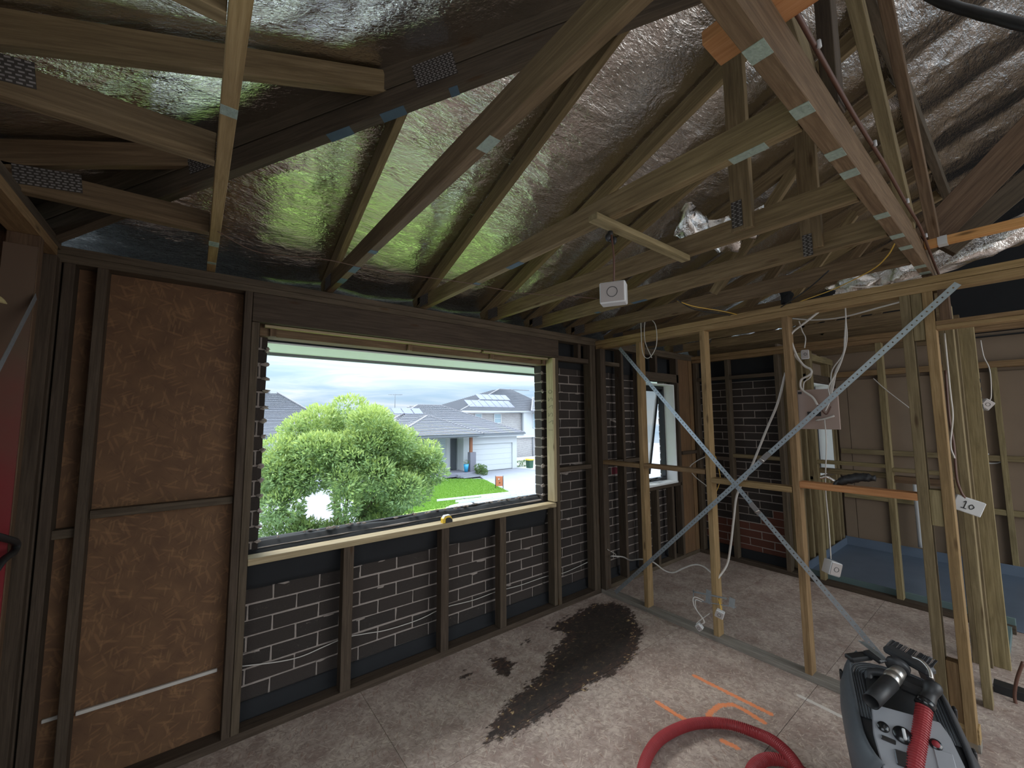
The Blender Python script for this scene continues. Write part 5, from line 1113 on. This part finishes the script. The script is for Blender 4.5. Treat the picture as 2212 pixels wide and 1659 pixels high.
M['blind'] = plain('white_blind', (0.538, 0.608, 0.643), .6)
boxes('blind_slats', h1, [(19.33, 20.02, 36.03, 36.05, -2.85+k*.1, -2.78+k*.1) for k in range(25)], 'blind', (19.3, 36.03, -2.85))
HB('front_door', (20.58, 21.38), (36.12, 36.18), (-3.5, -.35), 'doordark', label='dark front door'); tim('door_frame', h1, (20.52, 20.58), (36.0, 36.1), (-3.5, -.3), 'fasciawhite', bev=0); tim('door_frame', h1, (21.38, 21.44), (36.0, 36.1), (-3.5, -.3), 'fasciawhite', bev=0)
HB('porch_pier', (21.55, 22.2), (33.8, 34.3), (-3.75, -1.68), 'purplegrey', label='purple-grey rendered pier'); HB('porch_post', (21.62, 21.9), (33.95, 34.15), (-1.68, -.15), 'brownpost', label='brown timber post')
for x in (15.6, 16.22): HB('porch_post', (x, x+.27), (33.95, 34.15), (-3.4, -.15), 'brownpost', label='brown timber post')
HB('porch_slab', (16.2, 22.3), (33.3, 36), (GZ, -3.55), 'purplegrey')
for k in range(3): HB('step', (19.7+.12*k, 22.1), (33.0-.33*k, 33.32-.33*k), (GZ-.05, -3.60-.085*k), 'drive')
# roofs
HB('gutter', (13.3, 22.9), (33.35, 33.5), (-.12, .06), 'gutter'); HB('porch_soffit', (13.3, 22.9), (33.5, 36.2), (-.2, -.17), 'fasciawhite'); HB('gutter', (22.6, 29.1), (34.35, 34.5), (-.10, .06), 'gutter'); HB('fascia', (22.7, 29.0), (34.52, 34.6), (-.30, -.08), 'fasciawhite')
HB('soffit', (22.6, 29.1), (34.55, 35.1), (-.22, -.19), 'fasciawhite'); HB('gutter', (29.0, 29.15), (34.4, 46), (-.1, .06), 'gutter')
pk = (20.1, 39.5, 3.05)
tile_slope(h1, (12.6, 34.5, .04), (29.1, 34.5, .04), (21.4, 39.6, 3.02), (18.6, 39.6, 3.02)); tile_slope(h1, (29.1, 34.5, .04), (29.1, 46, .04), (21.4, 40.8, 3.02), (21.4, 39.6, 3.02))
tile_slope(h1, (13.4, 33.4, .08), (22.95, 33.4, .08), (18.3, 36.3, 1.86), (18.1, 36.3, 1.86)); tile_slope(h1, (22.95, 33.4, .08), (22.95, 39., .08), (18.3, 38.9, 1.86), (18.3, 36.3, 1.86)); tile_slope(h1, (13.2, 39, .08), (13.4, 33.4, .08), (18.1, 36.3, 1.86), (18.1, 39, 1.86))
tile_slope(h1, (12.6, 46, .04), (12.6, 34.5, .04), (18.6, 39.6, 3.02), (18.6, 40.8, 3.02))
for a, b in (((29.1, 34.5, .08), (21.4, 39.6, 3.08)), ((21.4, 39.6, 3.08), (18.6, 39.6, 3.08)), ((22.95, 33.4, .12), (18.3, 36.3, 1.93)), ((13.4, 33.4, .12), (18.1, 36.3, 1.93)), ((18.6, 39.6, 3.08), (14, 36.5, 1.2)), ((18.2, 36.3, 1.9), (18.4, 38.4, 1.9))): caps(h1, a, b)
for k in range(3): beam('solar_panel', h1, (15.9+k*1.05, 37.9, 2.12), (15.9+k*1.05, 38.9, 2.7), .95, .05, 'solar', (0, -.5, 1), 0)
an = root('aerial', (16.3, 40, 2.5)); an.parent = h1; an.location = Vector((16.3, 40, 3.0))-h1.location
cyl('mast', an, (16.3, 40, 2.2), (16.3, 40, 4.2), .03, 'gutter', seg=6); cyl('boom', an, (15.6, 40, 4.1), (17.1, 40, 4.15), .02, 'gutter', seg=6)
for k in range(6): cyl('element', an, (15.7+.25*k, 39.7, 4.1), (15.7+.25*k, 40.3, 4.1), .012, 'gutter', seg=5)
# pot, bush, bins, sign
pt_ = root('plant_pot', (21.13, 33.9, -3.5), label='bright blue tall pot on the porch by the pier', cat='plant pot'); cyl('pot', pt_, (21.13, 33.9, -3.5), (21.13, 33.9, -2.78), .17, 'bluepot', .26, 16)
leaves('plant', pt_, [(21.13, 33.9, -2.6, .22)], 2000, .14, .02, 'leaf2', False, label='small grey-green plant', kind='stuff')
bs = root('shrub', (22.2, 33.0, GZ), label='round green shrub beside the porch steps', cat='shrub'); leaves('foliage', bs, [(22.15, 33.0, -3.35, .5), (22.5, 33.05, -3.25, .42), (21.95, 33.0, -3.1, .4), (22.2, 32.9, -3.6, .5), (22.55, 33, -3.6, .4)], 2200, .12, .03, 'leaf2', False, kind='stuff'); cyl('stem', bs, (22.2, 33, GZ), (22.2, 33, -3.3), .05, 'bark', seg=8)
hb = root('hedge', (29, 36, GZ), label='low green shrubs along the side of the garage', cat='shrub'); leaves('foliage', hb, [(28.9+.45*k, 35.6+.2*(k % 2), GZ+.32, .38) for k in range(5)], 1500, .12, .03, 'leaf2', False, kind='stuff'); cyl('stem', hb, (29.8, 35.7, GZ-.1), (29.8, 35.7, GZ+.3), .03, 'bark', seg=6)
bn = root('wheelie_bin', (29.6, 34, GZ), label='dark green bin with yellow lid at the side of the garage', cat='bin'); prism('bin_body', bn, [(29.2, GZ), (29.65, GZ), (29.75, GZ+.85), (29.1, GZ+.85)], 'y', 33.8, 34.4, 'bingreen'); prism('lid', bn, [(29.05, GZ+.85), (29.8, GZ+.85), (29.75, GZ+.95), (29.1, GZ+1.0)], 'y', 33.7, 34.45, 'binyellow', label='yellow lid')
sg = root('letterbox', (18.85, 25.7, GZ), label='rust-coloured letterbox panel between two posts at the lawn edge', cat='letterbox')
for x, y in ((18.72, 25.75), (19.18, 25.4)): cyl('post', sg, (x, y, GZ), (x, y, GZ+1.02), .03, 'darkframe', seg=6)
beam('panel', sg, (18.74, 25.73, GZ+.60), (19.16, 25.42, GZ+.60), .05, .74, 'signorange', (0, 0, 1))
beam('number_plate', sg, (18.87, 25.59, GZ+.76), (18.93, 25.545, GZ+.76), .06, .10, 'white', (0, 0, 1)); cyl('lock', sg, (18.93, 25.50, GZ+.50), (18.965, 25.55, GZ+.50), .04, 'blackgloss', seg=10)
# house 2: two storeys, right
h2 = root('house', (34, 48, GZ), label='two-storey grey brick house with solar panels at the right', cat='house')
tim('upper_wall', h2, (29.5, 38.3), (46.2, 56), (-.4, 2.35), 'farbrick', bev=0); tim('lower_wall', h2, (29.5, 44), (44.8, 56), (-5.6, -1.1), 'farbrick', bev=0); tim('corner_panel', h2, (38.3, 44), (45.6, 56), (-1.1, 2.5), 'render', bev=0); tim('band', h2, (29.5, 44), (44.6, 46.2), (-1.15, -.9), 'fasciawhite', bev=0)
hwin(33.35, 34.5, .95, 2.25, 46.15, par=h2, bars=1); hwin(30.2, 31.2, 1.2, 2.25, 46.15, par=h2, bars=0); hwin(40.0, 41.2, .2, 2.3, 45.55, par=h2, bars=1)
cyl('downpipe', h2, (38.25, 46.0, -1.), (38.25, 46.0, 2.3), .06, 'gutter', seg=8); cyl('downpipe', h2, (39.2, 44.7, -5.), (39.2, 44.7, -1.1), .06, 'gutter', seg=8)
tim('gutter', h2, (27.6, 45), (45.4, 45.55), (2.48, 2.66), 'fasciawhite', bev=0); tim('soffit', h2, (27.8, 44.5), (45.5, 46.3), (2.42, 2.46), 'fasciawhite', bev=0)
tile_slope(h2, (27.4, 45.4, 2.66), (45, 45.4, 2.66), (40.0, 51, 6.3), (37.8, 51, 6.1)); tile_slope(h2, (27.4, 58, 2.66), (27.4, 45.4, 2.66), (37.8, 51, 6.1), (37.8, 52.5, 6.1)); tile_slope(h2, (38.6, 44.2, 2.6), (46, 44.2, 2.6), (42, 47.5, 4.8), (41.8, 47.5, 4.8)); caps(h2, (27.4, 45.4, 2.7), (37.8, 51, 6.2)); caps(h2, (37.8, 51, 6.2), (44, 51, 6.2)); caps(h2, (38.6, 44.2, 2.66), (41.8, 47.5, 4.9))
sl = Vector((0, 5.6, 3.6)).normalized()
for k in range(7): a = Vector((29.8+k*1.12, 46.15, 3.2)); beam('solar_panel', h2, a, a+sl*1.75, 1.05, .05, 'solar', (0, -.5, 1), 0)
for k in range(5): a = Vector((32.6+k*1.12, 47.85, 4.3)); beam('solar_panel', h2, a, a+sl*1.5, 1.05, .05, 'solar', (0, -.5, 1), 0)
# house 3: behind the tree at the left
h3 = root('house', (4, 40, GZ), label='grey tiled house roof behind the tree at the left', cat='house'); tim('front_wall', h3, (-6, 10.4), (38, 48), (GZ, .2), 'render', bev=0)
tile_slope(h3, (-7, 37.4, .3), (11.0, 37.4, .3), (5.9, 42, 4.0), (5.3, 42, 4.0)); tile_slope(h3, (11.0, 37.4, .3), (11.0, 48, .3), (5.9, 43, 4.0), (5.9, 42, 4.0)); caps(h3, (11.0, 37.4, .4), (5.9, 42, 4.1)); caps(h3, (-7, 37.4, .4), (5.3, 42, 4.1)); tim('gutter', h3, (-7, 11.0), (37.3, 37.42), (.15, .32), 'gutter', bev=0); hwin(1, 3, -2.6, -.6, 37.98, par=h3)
# ---- parked white van with ladder
CM = Matrix.Translation((8.0, 14.75, GZ-.09)) @ Matrix.Rotation(math.radians(-9), 4, 'Z')
car = root('parked_van', (8.0, 14.75, GZ-.09), label='white van parked on the road below the window', cat='van')
def cprism(name, prof, y0, y1, mat, narrow=0., **kw):
    V = []; n = len(prof)
    for s, y in ((0, y0), (1, y1)):
        for (x, z) in prof:
            k = narrow*max(0, (z-1.05)); V.append(Vector((x, y+(k if s == 0 else -k), z)))
    Fc = [tuple(range(n)), tuple(range(n, 2*n))[::-1]]+[(i, n+i, n+(i+1) % n, (i+1) % n) for i in range(n)]
    bm = bmesh.new(); vs = [bm.verts.new(v) for v in V]; [bm.faces.new([vs[i] for i in f]) for f in Fc]; bmesh.ops.recalc_face_normals(bm, faces=bm.faces[:]); bmesh.ops.bevel(bm, geom=bm.edges[:], offset=.05, segments=2, affect='EDGES')
    me = bpy.data.meshes.new(name); bm.to_mesh(me); bm.free(); return link(name, me, mat, car, CM, smooth=False, **kw)
cprism('body', [(-1.5, .35), (5.2, .35), (5.25, 1.0), (5.15, 1.86), (1.1, 1.93), (.62, 1.86), (-.25, 1.12), (-1.35, .92), (-1.5, .7)], -.95, .95, 'carwhite', .16)
def cpoly(name, pts, mat, **kw):
    me = meshfrom(name, pts, [tuple(range(len(pts)))]); o = link(name, me, mat, car, CM, **kw); s = o.modifiers.new('t', 'SOLIDIFY'); s.thickness = .012; return o
cpoly('windscreen', [(-.24, -.80, 1.16), (-.24, .80, 1.16), (.54, .74, 1.83), (.54, -.74, 1.83)], 'carglass', label='sloping windscreen')
for s in (-1, 1): cpoly('side_window', [(.0, s*.925, 1.15), (1.4, s*.925, 1.15), (1.4, s*.85, 1.72), (.62, s*.85, 1.72)], 'carglass')
for x in (-.75, 3.9):
    for s in (-1, 1): cyl('wheel', car, CM @ Vector((x, s*.75, .34)), CM @ Vector((x, s*.97, .34)), .34, 'blackrub', seg=20)
for x in (1.35, 3.2): 
    beam('roof_bar', car, CM @ Vector((x, -.86, 2.08)), CM @ Vector((x, .86, 2.08)), .05, .04, 'darkframe', (0, 0, 1))
    for s in (-1, 1): beam('bar_foot', car, CM @ Vector((x, s*.76, 1.90)), CM @ Vector((x, s*.80, 2.07)), .04, .05, 'blackrub', (1, 0, 0))
ld = root('ladder', CM @ Vector((2.8, 0, 2.13)), label='aluminium extension ladder carried on the roof of the white van', cat='ladder')
for s in (-.18, .16): beam('rail', ld, CM @ Vector((.7, s, 2.15)), CM @ Vector((6.2, s, 2.15)), .03, .09, 'alu', (0, 0, 1))
for k in range(18): cyl('rung', ld, CM @ Vector((.9+.3*k, -.18, 2.15)), CM @ Vector((.9+.3*k, .16, 2.15)), .016, 'alu', seg=8)
ld2 = root('ladder', CM @ Vector((2.8, .5, 2.13)), label='second ladder behind it with forward-jutting rail on the van roof', cat='ladder')
for s in (.42, .74): beam('rail', ld2, CM @ Vector((.1 if s > .5 else 2.0, s, 2.15)), CM @ Vector((5.9, s, 2.15)), .03, .08, 'alu', (0, 0, 1))
for k in range(13): cyl('rung', ld2, CM @ Vector((2.1+.3*k, .42, 2.15)), CM @ Vector((2.1+.3*k, .74, 2.15)), .016, 'alu', seg=8)
